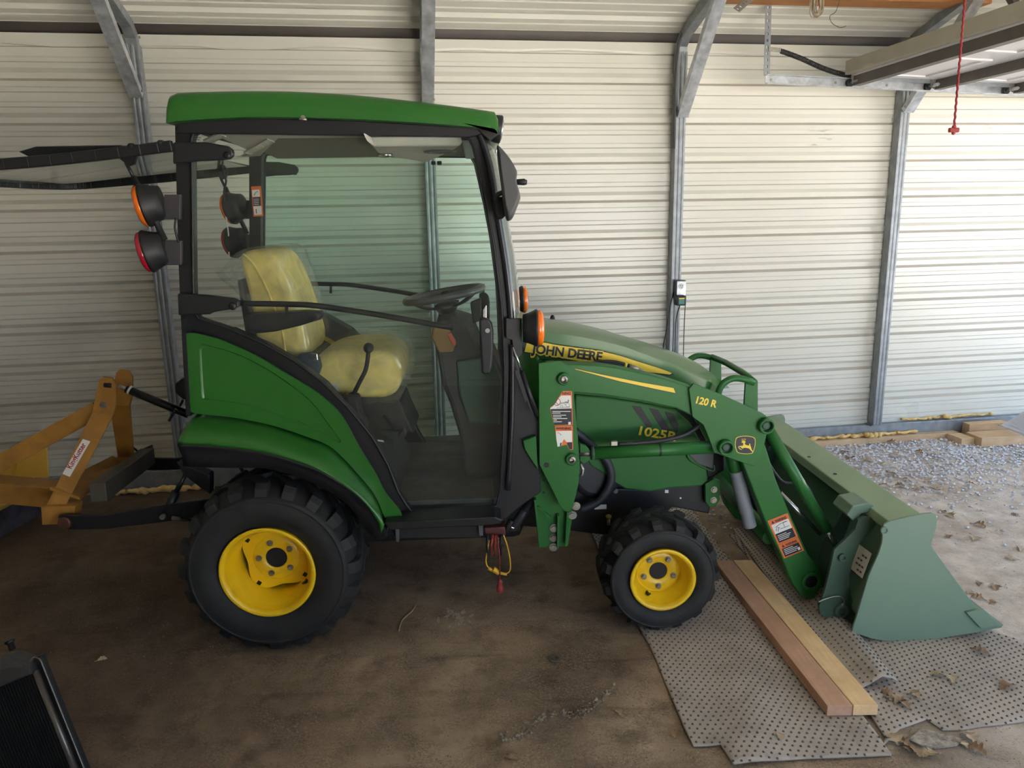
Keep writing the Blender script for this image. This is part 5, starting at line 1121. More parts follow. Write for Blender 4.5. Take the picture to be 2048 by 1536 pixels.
def boom(mir):
    mb = MB(mir); mb.prism(P(arc2(BOOMA[:7], 3) + BOOMA[7:], YB), (0, .07, 0)); bm_ = mb.build('loader_boom', LGREEN, T, bevel=.006, seg=3)
    mb = MB(mir); mb.prism(P(KNEE, YB - .014), (0, .012, 0)); kn = mb.build('knee_plate', LGREEN, T, bevel=.002)
    mb = MB(mir); mb.prism(P(KNEE, YB + .072), (0, .012, 0)); mb.build('inner_knee_plate', LGREEN, kn, bevel=.002)
    mb = MB(mir); mb.prism(P(BOOMB, YB), (0, .07, 0)); lb = mb.build('lower_boom', LGREEN, T, bevel=.006, seg=3)
    if not mir: DEC.update(bm=bm_, kn=kn, lb=lb)
    for (x, y, r, par, yy) in ((1450, 893, .030, kn, YB - .014), (1530, 850, .030, kn, YB - .014), (1621, 1162, .037, lb, YB)):
        c = at(x, y, yy); mb = MB(mir); h = .026 if r < .035 else .012; mb.lathe([(0, r), (-h * .8, r), (-h, r * .94), (-h, r * .72), (-.002, r * .70)], c, (0, 1, 0), 36, caps=False); mb.build('pivot_tube', LGREEN, par)
        mb = MB(mir); mb.lathe([(-.004, r * .71), (-.0035, .0005)], c, (0, 1, 0), 28, caps=False); 
        if r < .035: mb.lathe([(-.004, r * .5), (-.014, r * .5), (-.014, r * .3)], c, (0, 1, 0), 20)
        mb.build('pin', DGREEN if r < .035 else BLACK, par)
    # lift cylinder
    a, b = at(1150, 908, .20), at(1450, 893, .20)
    def al(x): return a + (b - a) * ((x - 1150) / 300)
    mb = MB(mir); mb.cyl(al(1186), al(1432), .0245, n=28); lc = mb.build('lift_cylinder', LGREEN, T)
    mb = MB(mir); mb.cyl(al(1152), al(1190), .0125, n=18); mb.build('rod', mat('dull rod', (110, 100, 92), .35, .7), lc)
    mb = MB(mir); mb.lathe([(0, .0255), (.012, .0268), (.014, .022)], al(1181), (b - a), 28); mb.build('gland', DGREEN, lc)
    mb = MB(mir); mb.lathe([(0, .0252), (.008, .0252)], al(1316), (b - a), 28, caps=False); mb.build('band', BLACK, lc)
    mb = MB(mir); mb.prism(P([(1160, 888), (1172, 892), (1183, 904), (1184, 912), (1178, 922), (1168, 928), (1160, 922)], .19), (0, .02, 0)); mb.build('rod_eye', LGREEN, lc, bevel=.002)
    mb = MB(mir); p = at(1228, 889, .19); mb.boxb((p.x - .012, p.y, p.z - .006), (p.x + .014, p.y + .02, p.z + .012)); mb.build('port', ZINC, lc, bevel=.002)
    mb = MB(mir); mb.tube(arc(P([(1236, 889), (1280, 886), (1330, 880), (1372, 868), (1400, 850)], .215), 5), .009, 10); mb.build('hose', HOSE, lc)
    # bucket cylinder on the knee
    a, b = at(1533, 853, .20), at(1672, 1092, .20)
    mb = MB(mir); mb.cyl(a, a.lerp(b, .86), .0225, n=26); bc = mb.build('bucket_cylinder', LGREEN, T)
    mb = MB(mir); mb.cyl(a.lerp(b, .86), b, .012, n=18); mb.build('rod', CHROME, bc)
    # sleeve-wrapped stub cylinder behind the knee
    a, b = at(1462, 905, .24), at(1500, 1052, .24)
    mb = MB(mir); mb.cyl(a, a.lerp(b, .26), .024, n=24); stb = mb.build('hose_stub', LGREEN, T)
    mb = MB(mir); pr = []
    for i in range(41):
        t = i / 40; pr.append((t * (b - a).length * .76, .0262 + (.0022 * abs(sin(i * 1.9)) if 8 < i < 30 else 0)))
    mb.lathe(pr, a.lerp(b, .24), b - a, 28); mb.build('hose_sleeve', SLEEVE, stb)
    mb = MB(mir); mb.tube(arc(P([(1505, 870), (1560, 960), (1600, 965), (1622, 985), (1628, 1020)], .30), 5), .007, 10); mb.build('hydraulic_hose', HOSE, T)
    mb = MB(mir); mb.cyl(at(1560, 985, .26), at(1640, 1068, .26), .009, n=16); mb.build('steel_line', CHROME, T)
    mb = MB(mir); mb.prism(P([(1410, 968), (1428, 958), (1440, 962), (1440, 1000), (1432, 1013), (1418, 1014), (1411, 1004)], .36), (0, .02, 0)); fb_ = mb.build('guard_bracket', LGREEN, T, bevel=.003)
    for x, y in ((1428, 979), (1427, 1000)):
        mb = MB(mir); mb.bolt(at(x, y, .36), (0, -1, 0), .010, .009); mb.build('bolt', ZINC, fb_)
    # carrier plates between boom and bucket
    CA = [(1716, 1040), (1728, 1034), (1744, 1036), (1752, 1050), (1738, 1068), (1720, 1086), (1706, 1125), (1699, 1150), (1702, 1190), (1712, 1225), (1708, 1250), (1694, 1247), (1670, 1238), (1655, 1240), (1640, 1228), (1638, 1212), (1650, 1180), (1662, 1130), (1668, 1100), (1690, 1080), (1710, 1060)]
    mb = MB(mir); mb.prism(P(CA, .02), (0, .014, 0)); ca = mb.build('bucket_carrier', DGREEN, T, bevel=.002)
    CB = [(1690, 1012), (1705, 1014), (1715, 1040), (1690, 1080), (1668, 1100), (1662, 1150), (1650, 1180), (1640, 1160), (1640, 1110), (1646, 1082), (1672, 1050)]
    mb = MB(mir); mb.prism(P(CB, .20), (0, .014, 0)); mb.build('inner_plate', DGREEN, ca, bevel=.002)
    mb = MB(mir); mb.prism([V((p.x, .07, p.z)) for p in P([(1726, 1098), (1744, 1106), (1716, 1185), (1700, 1178)], .07)], (0, .14, 0)); mb.build('web', DGREEN, ca)
    for x, y, r in ((1684, 1114, .016), (1682, 1222, .030)):
        mb = MB(mir); c = at(x, y, .02); mb.lathe([(0, r), (-.010, r), (-.012, r * .8), (-.012, r * .5), (-.002, r * .48)], c, (0, 1, 0), 28, caps=False); mb.lathe([(-.003, r * .5), (-.0025, .0005)], c, (0, 1, 0), 20, caps=False); mb.build('pin_boss', DGREEN, ca)
    mb = MB(mir); mb.tube(arc(P([(1637, 1204), (1650, 1198), (1668, 1193), (1682, 1194), (1688, 1204), (1684, 1214)], .012), 5), .0025, 8); mb.build('retaining_wire', ZINC, ca)
    mb = MB(mir); mb.ball(at(1685, 1209, .010), .006, 10); mb.build('wire_end', ZINC, ca)
    # hook bracket over the bucket's top edge
    mb = MB(mir); hk = [(1694, 1030), (1706, 1012), (1738, 1006), (1758, 1018), (1740, 1024), (1722, 1028), (1716, 1040), (1706, 1042)]
    mb.prism(P(hk, .05), (0, .12, 0)); mb.build('hook', BUCKET, ca, bevel=.004)
def boom_decals(bm_, kn, lb):
    mb = MB(); layer(mb, [(1149, 737), (1200, 748), (1280, 764), (1348, 775.5), (1352, 787.5), (1310, 779), (1240, 764), (1190, 750), (1149, 739)], YB, .0006, 1)
    layer(mb, [(1150, 737.5), (1200, 748.5), (1280, 764.5), (1347, 776), (1351, 786), (1310, 777.5), (1240, 762.5), (1190, 749), (1150, 738.5)], YB, .0012, 0)
    mb.build('boom_stripe', [DECALY, NAVY], bm_, label='tapering yellow stripe')
    mb = MB(); Yk = YB - .014; text_px(mb, '120 R', (1391, 806), (1432, 815), 13.5, Yk, bold=.035, mi=0); mb.build('model_number', [DECALY], kn)
    # leaping deer emblem
    mb = MB()
    def c(x, y): return (1350 + x * .1953, 680 + y * .1953)
    outl = arc2([c(*p) for p in [(640, 993), (680, 984), (722, 981), (765, 984), (800, 993), (818, 1005), (824, 1030), (822, 1075), (812, 1115), (800, 1148), (785, 1162), (722, 1168), (660, 1160), (634, 1146), (620, 1110), (614, 1070), (618, 1030), (624, 1006), (640, 993)]], 3)[:-1]
    layer(mb, outl, Yk, .0006, 0); cx, cy = c(720, 1076)
    layer(mb, [(cx + (x - cx) * .94, cy + (y - cy) * .94) for x, y in outl], Yk, .0011, 1)
    deer = [(679, 1043), (690, 1034), (703, 1034), (724, 1038), (718, 1046), (713, 1060), (722, 1072), (742, 1078), (760, 1080), (758, 1062), (764, 1058), (770, 1070), (770, 1084), (778, 1096), (780, 1112), (790, 1130), (798, 1146), (790, 1144), (772, 1126), (758, 1110), (740, 1106), (716, 1102), (700, 1106), (690, 1112), (676, 1100), (664, 1092), (654, 1094), (662, 1108), (684, 1120), (680, 1125), (658, 1116), (646, 1096), (650, 1088), (672, 1082), (690, 1084), (699, 1070), (698, 1056), (692, 1050), (682, 1050)]
    layer(mb, [c(*p) for p in deer], Yk, .0016, 0)
    m0 = mb.mi; mb.mi = 0
    for st_ in ([(703, 1036), (694, 1028), (680, 1030)], [(696, 1030), (680, 1020)], [(698, 1030), (690, 1012), (684, 1008)], [(712, 1036), (718, 1022), (712, 1008)], [(718, 1024), (726, 1012)], [(712, 1034), (704, 1018), (702, 1008)]):
        mb.tube([at(*c(*p), Yk - .0016) for p in st_], .0009, 5)
    mb.build('deer_emblem', [DECALY, NAVY], kn, label='navy badge with a leaping yellow deer')
    # warning sticker on the lower boom
    mb = MB()
    def q(u, v):   # local frame of the tilted sticker: u across, v down
        a, b, d = (1535, 1042), (1575, 1026), (1568, 1117); return (a[0] + (b[0] - a[0]) * u + (d[0] - a[0]) * v, a[1] + (b[1] - a[1]) * u + (d[1] - a[1]) * v)
    R_ = lambda u0, v0, u1, v1, l, mi: layer(mb, [q(u0, v0), q(u1, v0), q(u1, v1), q(u0, v1)], YB, l, mi)
    R_(0, 0, 1, .63, .0006, 0); R_(0, .64, 1, 1, .0006, 0); R_(.08, .13, .92, .37, .0010, 1); R_(.08, .37, .92, .60, .0010, 2); R_(.08, .76, .92, .97, .0010, 2)
    for v in (.42, .46, .50, .54): R_(.14, v, .82 - (v * 7 % 1) * .25, v + .014, .0014, 1)
    for v in (.79, .83, .87, .91): R_(.14, v, .84 - (v * 5 % 1) * .25, v + .014, .0014, 1)
    R_(.76, .87, .88, .94, .0016, 1)
    for v0 in (.105, .735):
        text_px(mb, 'WARNING', q(.30, v0), q(.86, v0), 5.0, YB, bold=.03, lift=.0012, mi=2)
        layer(mb, [q(.13, v0), q(.26, v0), q(.195, v0 - .075)], YB, .0012, 2)
    m0 = mb.mi; mb.mi = 2
    for stt in ([(.18, .30), (.30, .22), (.40, .27)], [(.26, .33), (.36, .25)], [(.2, .22), (.5, .18), (.85, .18)], [(.4, .30), (.85, .30)], [(.62, .29), (.62, .17), (.8, .17)]):
        mb.tube([at(*q(*p), YB - .0014) for p in stt], .0008, 5)
    mb.build('warning_decal', [ORANGE, WHITE, NAVY], lb, label='orange and black warning sticker')
both(mast)
DEC = {}
both(boom)
boom_decals(DEC['bm'], DEC['kn'], DEC['lb'])
# torque tube between the two booms
mb = MB(); c = at(1540, 1075, YB + .07); mb.tube([c, V((c.x, 1.2 - c.y, c.z))], .03, 20); mb.build('cross_tube', LGREEN, T)
c = at(1621, 1162, YB + .06); mb = MB(); mb.tube([c, V((c.x, 1.2 - c.y, c.z))], .034, 24); mb.build('cross_tube', LGREEN, T)

# ---- bucket
YN, YF = -.09, 1.29
SIDE = [(1763, 1060), (1768, 1049), (1780, 1043), (1815, 1034), (1849, 1028), (1864, 1026), (1872, 1029), (1875, 1040), (1873, 1056), (1864, 1084), (1863, 1092), (1868, 1100), (1910, 1158), (1955, 1219), (1985, 1238), (2004, 1252), (1962, 1264), (1917, 1271), (1839, 1284), (1792, 1285), (1745, 1278), (1704, 1264), (1720, 1210), (1738, 1150), (1757, 1108), (1764, 1086), (1765, 1072)]
bs = P(SIDE, YN)
mb = MB(); mb.prism(bs, (0, .010, 0)); bk_ = mb.build('bucket', BUCKET, T, bevel=.002, label='dusty green loader bucket paled by painted haze')
mb = MB(); mb.prism([V((p.x, YF - .010, p.z)) for p in bs], (0, .010, 0)); mb.build('side_plate', BUCKET, bk_, bevel=.002)
A_ = lambda x, y: at(x, y, YN)
sh = [A_(1790, 1043), A_(1784, 1072), A_(1776, 1110), A_(1760, 1152), A_(1745, 1200), A_(1732, 1240), A_(1738, 1256), A_(1758, 1275), A_(1795, 1283), A_(1840, 1282), A_(1917, 1269), A_(1990, 1257)]
sh = arc(sh, 4)
mb = MB(); mb.loft([[V((p.x, YN + .008, p.z)) for p in sh], [V((p.x, YF - .008, p.z)) for p in sh]], closed=False); o = mb.build('bucket_shell', mat('shaded bucket paint', (66, 100, 74), .5, col2=(56, 86, 64), scale=3, dirt=(92, 118, 98), dscale=3, damt=.4), bk_); o.modifiers.new('thick', 'SOLIDIFY').thickness = .006  # darker green: shade on the bucket's back put into the colour
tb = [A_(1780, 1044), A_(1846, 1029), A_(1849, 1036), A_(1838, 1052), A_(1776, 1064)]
mb = MB(); mb.prism([V((p.x, YN + .009, p.z)) for p in tb], (0, YF - YN - .018, 0)); mb.build('top_rail', mat('lit rail paint', (150, 172, 142), .6, col2=(138, 160, 130), scale=3), bk_, bevel=.004)  # paler green: door light on the upward face put into the colour
ce = [A_(1925, 1262), A_(2008, 1250), A_(2004, 1256), A_(1925, 1270)]
mb = MB(); mb.prism([V((p.x, YN + .003, p.z)) for p in ce], (0, YF - YN - .006, 0)); mb.build('cutting_edge', BUCKET, bk_, bevel=.001)
for y0, s in ((YN - .014, 1), (YF, 1)):
    mb = MB(); mb.prism([V((p.x, y0, p.z)) for p in P([(1928, 1222), (1963, 1215), (1996, 1246), (1958, 1254)], YN)], (0, .014, 0)); mb.build('wear_block', BUCKET, bk_, bevel=.002)
# worn white sticker on the back of the bucket, just inside the near end
pa_, pb_ = A_(1776, 1110), A_(1760, 1152); nb_ = (pb_ - pa_).cross(V((0, 1, 0))).normalized(); nb_ = nb_ if nb_.x < 0 else -nb_
def onback(x, y, l):
    d = ray(x, y); return CAM + d * ((pa_ - CAM).dot(nb_) / d.dot(nb_)) + nb_ * l
mb = MB(); mb.prism([onback(*p, .006) for p in ((1720, 1088), (1747, 1108), (1728, 1158), (1702, 1136))], nb_ * .001); mb.mi = 1
rnd = random.Random(2)
for j in range(5):
    for k_ in range(3):
        if rnd.random() < .25: continue
        bx, by = 1734 - 3.6 * j - 5.5 * k_, 1113 + 9.5 * j - 4.2 * k_; mb.prism([onback(*p, .0072) for p in ((bx, by), (bx + 4, by + 3), (bx + 2.6, by + 6.4), (bx - 1.4, by + 3.4))], nb_ * .0004)
mb.build('sticker', [WHITE, GREYP], bk_, label='worn white sticker')
mb = MB(); c = at(1768, 1060, YN); mb.lathe([(0, .014), (-.006, .014), (-.007, .009), (-.001, .009)], c, (0, 1, 0), 24, caps=False); mb.lathe([(-.002, .009), (-.0015, .0005)], c, (0, 1, 0), 16, caps=False); mb.build('eye_boss', BUCKET, bk_)
tz = (A_(1780, 1044).z + A_(1846, 1029).z) / 2
for x, y in ((1618, 914), (1670, 948)):
    p = atz(x, y, tz + .002); mb = MB(); mb.lathe([(0, .007), (.0022, .007)], p, (0, 0, 1), 14); mb.build('hole', BLACK, bk_)

# ---- rear three-point linkage (parts of the tractor)
def link(mir):
    pts = [(116, 1032), (128, 1030), (150, 1031), (205, 1032), (330, 1010), (420, 998), (420, 1030), (330, 1044), (215, 1058), (150, 1060), (124, 1058), (116, 1050)]
    mb = MB(mir); mb.prism(P(pts, .24), (0, .022, 0)); o = mb.build('lower_link', BLACKM, T, bevel=.003)
    mb = MB(mir); a, b = at(329, 1030, .25), at(372, 945, .28); mb.cyl(a, a.lerp(b, .55), .017, n=16); mb.cyl(a.lerp(b, .5), b, .010, n=12); mb.build('lift_rod', BLACKM, o)
    mb = MB(mir); c = at(130, 1045, .24); mb.lathe([(-.012, .020), (-.010, .024), (.0, .026)], c, (0, 1, 0), 24); mb.build('ball_end', mat('rusty pin', (110, 74, 58), .5, .6, col2=(70, 50, 42), scale=40), o)
    mb = MB(mir); c = at(328, 1031, .235); mb.cyl(c, c - V((0, .02, 0)), .010, n=14); mb.build('bolt', ZINC, o)
    mb = MB(mir); a, b = at(345, 1036, .22), at(392, 1042, .30); mb.cyl(a, b, .008, n=12); mb.build('turnbuckle', GREYP, o)
    mb = MB(mir); mb.prism(P([(352, 925), (392, 938), (420, 950), (420, 990), (400, 976), (366, 950)], .26), (0, .05, 0)); mb.build('lift_arm', BLACKM, T, bevel=.006)
both(link)
mb = MB(); a, b = at(238, 772, .6), at(384, 832, .6); mb.cyl(a.lerp(b, .1), a.lerp(b, .95), .0165, n=18); tl = mb.build('top_link', BLACKM, T)
mb = MB(); mb.cyl(a, a.lerp(b, .12), .008, n=12); mb.build('threaded_end', ZINC, tl)
mb = MB(); mb.cyl(at(258, 779, .6), at(262, 781, .6), .019, n=16); mb.build('locking_collar', WHITE, tl)
mb = MB(); mb.cyl(at(352, 818, .57), at(338, 842, .57), .006, n=10); mb.build('handle', BLACKM, tl)
mb = MB(); mb.prism(P([(349, 768), (362, 758), (374, 756), (378, 800), (366, 800), (350, 786)], .50), (0, .2, 0)); mb.build('rear_valve', BLACK, T, bevel=.006)
mb = MB(); mb.cyl(at(366, 800, .5), at(360, 812, .5), .005, n=10); mb.build('valve_lever', BLACKM, T)
# ------------------------------------------------------------------ rear blade hitched behind the tractor
BX = top('rear_blade', at(110, 1050, .6), 'faded yellow rear blade attachment on the tractor hitch behind the cab', 'blade')
def up_plate(Yn):
    return P([(196, 762), (206, 754), (222, 756), (231, 770), (232, 800), (226, 830), (140, 1012), (92, 1012), (96, 998), (186, 826)], Yn)
def aframe(mir):
    # each leg leans out: foot near the link pin, head by the top link
    d = P([(226, 828), (128, 1016), (88, 1016), (184, 824)], .40); h = P([(198, 760), (206, 754), (224, 756), (232, 770), (232, 808), (226, 830), (184, 826)], .52)
    mb = MB(mir)
    foot = [at(128, 1016, .29), at(90, 1016, .29)]; head = [at(184, 826, .52), at(226, 830, .52)]
    mb.loft([[foot[1], foot[0], foot[0] + V((0, .012, 0)), foot[1] + V((0, .012, 0))], [head[0], head[1], head[1] + V((0, .012, 0)), head[0] + V((0, .012, 0))]], smooth=False)
    mb.prism(h, (0, .012, 0)); o = mb.build('mast_leg', BLADEY, BX, bevel=.001)
    mb = MB(mir); mb.tube(P([(209, 770), (223, 771)], .519), .010, 10); mb.build('pin_slot', BLACK, o)
    mb = MB(mir); mb.bolt(at(207, 810, .52), (0, -1, 0), .010, .012); mb.build('bolt', ZINC, o)
    mb = MB(mir); mb.prism(P([(82, 1014), (150, 1012), (146, 1048), (84, 1050)], .275), (0, .06, 0)); mb.build('foot_block', BLADEY, o, bevel=.002)
    return o
leg0 = aframe(False); aframe(True)
# white maker's sticker on the near leg, lettering running up the leg
fa, fb_, fc_, fd = at(126, 942, .30), at(167, 880, .44), at(181, 882, .44), at(140, 952, .30)
f0, f1 = at(109, 1016, .29), at(205, 828, .52); n_ = (f1 - f0).cross(at(128, 1016, .29) - at(90, 1016, .29)).normalized(); n_ = n_ if n_.y < 0 else -n_
def onleg(x, y, l=.001):
    d = ray(x, y); t = (f0 - CAM).dot(n_) / d.dot(n_); return CAM + d * t + n_ * l
mb = MB(); mb.prism([onleg(*p) for p in ((125, 948), (166, 878), (181, 883), (140, 954))], n_ * .0005)
p0, p1 = onleg(143, 938, .0016), onleg(173, 889, .0016)
mb.mi = 1; text_into(mb, 'KingKutter', p0, p1, .022, nrm=n_, bold=.02, lift=.0004, mi=1); mb.mi = 0
mb.build('maker_sticker', [WHITE, REDT], leg0, label='white sticker with red lettering')
def bar(a, b, Ya, Yb, w, h, name, m_, **k):
    mb = MB(); mb.obox(at(*a, Ya), at(*b, Yb), w, h); return mb.build(name, m_, BX, bevel=.002, **k)
for y0 in (.545, .655): bar((196, 818), (-60, 960), y0, y0, .014, .07, 'back_brace', BLADEY)
bar((150, 992), (-120, 966), .6, .6, .10, .09, 'main_beam', BLADEY)
bar((196, 985), (296, 912), .30, .92, .06, .075, 'cross_bar', mat('worn grey steel', (84, 79, 68), .5, .3, col2=(62, 56, 48), scale=12))
mb = MB(); mb.prism([at(160, 1000, .32), at(250, 930, .88), at(226, 916, .88), at(100, 980, .32)], (0, 0, .012)); mb.build('hitch_plate', BLADEY, BX)
mb = MB(); mb.prism(P([(282, 900), (300, 892), (304, 912), (300, 935), (286, 940)], .94), (0, .03, 0)); mb.build('pin_bracket', mat('rusty red steel', (104, 66, 56), .6, .3, col2=(78, 52, 46), scale=20), BX, bevel=.003)
mb = MB(); mb.tube(arc(P([(256, 888), (266, 895), (276, 904), (284, 920), (280, 930)], .93), 4), .005, 8); mb.build('pin_chain', BLACKM, BX)
# curved mouldboard standing across behind, with a scraped cutting edge
b0 = atz(88, 1032, .0); bdir = V((.30, 1.0, 0)).normalized()
near_ = atz(-150, 1160, 0); far_ = atz(84, 1028, 0.0); bd = (far_ - near_); bd.z = 0; bn = V((-bd.y, bd.x, 0)).normalized()
Lm = bd.length * 1.0; prof = [(.0, .0), (.012, .05), (.02, .13), (.012, .24), (-.01, .33), (-.045, .41)]
e0, e1 = near_ - bd * .2, far_
rg = []
for e in (e0, e1): rg.append([e + bn * (a) + V((0, 0, z)) for a, z in arc2(prof[2:], 4)])
mb = MB(); mb.loft(rg, closed=False); o = mb.build('mouldboard', BLADEB, BX); o.modifiers.new('thick', 'SOLIDIFY').thickness = .008
rg = [[e + bn * a + V((0, 0, z)) for a, z in ((.0, .0), (.010, .06), (.02, .135), (.032, .135), (.022, .06), (.012, 0))] for e in (e0, e1)]
mb = MB(); mb.loft(rg, smooth=False); mb.build('cutting_edge', STEELD, BX)
pv = at(95, 900, 1.2); mb = MB(); mb.prism([at(92, 892, 1.35), at(96, 955, 1.35), at(10, 955, 1.35), at(30, 930, 1.35)], (0, .012, 0)); mb.build('pivot_plate', BLADEB, BX)

# ------------------------------------------------------------------ rubber mats
def inside(p, poly):
    x, y = p; c = False; n = len(poly); j = n - 1
    for i in range(n):
        if (poly[i][1] > y) != (poly[j][1] > y) and x < (poly[j][0] - poly[i][0]) * (y - poly[i][1]) / (poly[j][1] - poly[i][1]) + poly[i][0]: c = not c
        j = i
    return c
def rubber_mat(name_label, poly, zf, rot, pitch=.0235, th=.006, seed=1):
    """sheet with raised studs following a height field"""
    poly = [(p.x, p.y) if hasattr(p, 'x') else p for p in poly]
    mb = MB(); bm = mb.bm; vs_ = [bm.verts.new((x, y, 0)) for x, y in poly]; f = bm.faces.new(vs_)
    bmesh.ops.triangulate(bm, faces=[f])
    xs = [p[0] for p in poly]; ys = [p[1] for p in poly]
    # slice into a grid so it can undulate
    g = .035; x = math.ceil(min(xs) / g) * g
    while x < max(xs):
        bmesh.ops.bisect_plane(bm, geom=bm.verts[:] + bm.edges[:] + bm.faces[:], plane_co=(x, 0, 0), plane_no=(1, 0, 0)); x += g
    y = math.ceil(min(ys) / g) * g
    while y < max(ys):
        bmesh.ops.bisect_plane(bm, geom=bm.verts[:] + bm.edges[:] + bm.faces[:], plane_co=(0, y, 0), plane_no=(0, 1, 0)); y += g
    for v in bm.verts: v.co.z = zf(v.co.x, v.co.y) + th
    r = bmesh.ops.extrude_face_region(bm, geom=bm.faces[:]); bmesh.ops.translate(bm, verts=[q for q in r['geom'] if isinstance(q, bmesh.types.BMVert)], vec=(0, 0, -th + .0008))
    for q in bm.faces: q.smooth = True
    rnd = random.Random(seed); cr, sr = cos(rot), sin(rot); R_ = 1.6; n = int(2 * R_ / pitch); cx, cy = sum(xs) / len(xs), sum(ys) / len(ys)
    for i in range(n):
        for j in range(n):
            u = -R_ + i * pitch + (.5 * pitch if j % 2 else 0); v = -R_ + j * pitch * .87; px, py = cx + u * cr - v * sr, cy + u * sr + v * cr
            if not inside((px, py), poly): continue
            z = zf(px, py) + th; rr = .0046; mb.mi = 1
            a = [bm.verts.new((px + rr * cos(q), py + rr * sin(q), z - .001)) for q in [pi / 3 * k for k in range(6)]]; b = [bm.verts.new((px + rr * .6 * cos(q), py + rr * .6 * sin(q), z + .0032)) for q in [pi / 3 * k for k in range(6)]]
            F = [bm.faces.new([a[k], a[(k + 1) % 6], b[(k + 1) % 6], b[k]]) for k in range(6)] + [bm.faces.new(b)]
            for q in F: q.material_index = 1; q.smooth = True
    o = mb.build('rubber_mat', [MATM, MATD]); return tag(o, name_label, 'mat')
gz_ = lambda pts: [atz(x, y, 0) for x, y in pts]
def jag(pts, amp, seed):
    rnd = random.Random(seed); out = []
    for a, b in zip(pts, pts[1:] + pts[:1]):
        a, b = V(a), V(b); k = max(1, int((b - a).length / .07)); d = (b - a).normalized(); nn = V((-d.y, d.x, 0))
        for i in range(k): out.append(a.lerp(b, i / k) + nn * rnd.uniform(-amp, amp))
    return out
bump = lambda x, y: ( .004 + .007 * max(0, mnoise.noise(V((x * 3.2, y * 3.2, 4)))) + .012 * max(0, 1 - abs((x - 1.70) - (y + .1) * .25) / .12)) * min(1, max(.12, hypot(x - 1.45, (y - .1) * .6) / .3 - .3))
mA = gz_([(1183, 1072), (1240, 1180), (1296, 1290), (1340, 1392), (1386, 1495), (1441, 1495), (1466, 1536), (1600, 1525), (1781, 1515)]) + [V((1.97, -.42, 0)), V((1.93, 0, 0)), V((1.90, .6, 0)), V((1.90, 1.25, 0)), V((1.36, 1.25, 0))]
rubber_mat('large grey studded rubber mat under the front tyre and the boards', jag(mA, .004, 2), bump, radians(-8), seed=1)
mB = [V((2.00, -.45, 0)), V((1.985, -.60, 0))] + gz_([(1764, 1500), (1800, 1462), (1852, 1442), (1884, 1462), (1925, 1462), (2048, 1447), (2130, 1440), (2140, 1330), (2048, 1288), (1992, 1266)]) + [V((2.55, .3, 0)), V((2.25, .9, 0)), V((2.00, .9, 0))]
rubber_mat('flat grey studded rubber mat under the bucket at the right', jag(mB, .004, 5), lambda x, y: .001, radians(20), seed=2)
# the third mat lies on top, its right edge humped up and rolled under
R0, R1 = atz(1792, 1362, .03), atz(1650, 1190, .03)
ed = (R1 - R0); ed.z = 0; edn = ed.normalized(); side_ = V((edn.y, -edn.x, 0))
def zC(x, y):
    d = (V((x, y, 0)) - V((R0.x, R0.y, 0))).dot(side_)
    return .012 + .040 * math.exp(-((d + .045) / .05) ** 2)
W0 = V((R0.x, R0.y, 0)); Lc = 1.3
mC = [W0 + side_ * .005, W0 - side_ * .19 - edn * .03, W0 - side_ * .17 + edn * Lc, W0 + side_ * .005 + edn * Lc]
o = rubber_mat('curled grey studded rubber mat humped between the boards and the bucket', jag(mC, .002, 7), zC, radians(-30), seed=3)

# ------------------------------------------------------------------ boards, strip and scraps on the floor
def board(fl_, fr_, nr_, nl_, m_, label, z=.050, h=.036):
    t_ = [atz(*p, z) for p in (fl_, fr_, nr_, nl_)]
    mb = MB(); mb.prism(t_, (0, 0, -h)); return tag(mb.build('lumber_board', m_, bevel=.002), label, 'board', 'boards lying on the rubber mat')
board((1428, 1120), (1464, 1120), (1705.5, 1411), (1655, 1412), LUMA, 'darker lumber board, the left one of two beside the front tyre')
board((1466, 1120), (1504, 1120), (1757, 1410), (1707, 1411), LUMB, 'pale yellow lumber board, the right one of two lying in front of the bucket')
mb = MB(); t_ = [atz(*p, .012) for p in ((1524, 1150), (1530, 1150), (1574, 1196), (1568, 1198))]; mb.prism(t_, (0, 0, .004)); tag(mb.build('plastic_strip', mat('blue grey strip', (134, 152, 172), .4)), 'blue grey plastic strip lying along the right board', 'strip')
mb = MB(); t_ = [atz(*p, .003) for p in ((1815, 1480), (1842, 1460), (1885, 1468), (1925, 1480), (1912, 1492), (1870, 1500), (1835, 1492))]; mb.prism(jag(t_, .006, 3), (0, 0, .005))
tag(mb.build('carpet_scrap', mat('frayed backing', (178, 168, 156), .95, col2=(120, 110, 100), scale=60, amt=1, bump=.6, bscale=120)), 'frayed pale scrap of mat backing among leaves at the lower right', 'scrap')
p = atz(1109, 1318, .002); mb = MB(); mb.lathe([(0, .010), (.004, .010), (.004, .022), (0, .022), (0, .010)], p, (0, 0, 1), 28, caps=False); tag(mb.build('steel_washer', mat('dull washer', (104, 98, 88), .5, .6)), 'flat steel washer lying on the bare floor below the loader', 'washer')
mb = MB(); mb.tube(arc([atz(*p, .004) for p in ((831, 1210), (824, 1222), (806, 1238), (800, 1250), (798, 1262))], 5), [.003] * 21, 6); tag(mb.build('twig', mat('pale twig', (176, 154, 122), .8)), 'thin pale curved twig on the floor right of the rear tyre', 'twig')
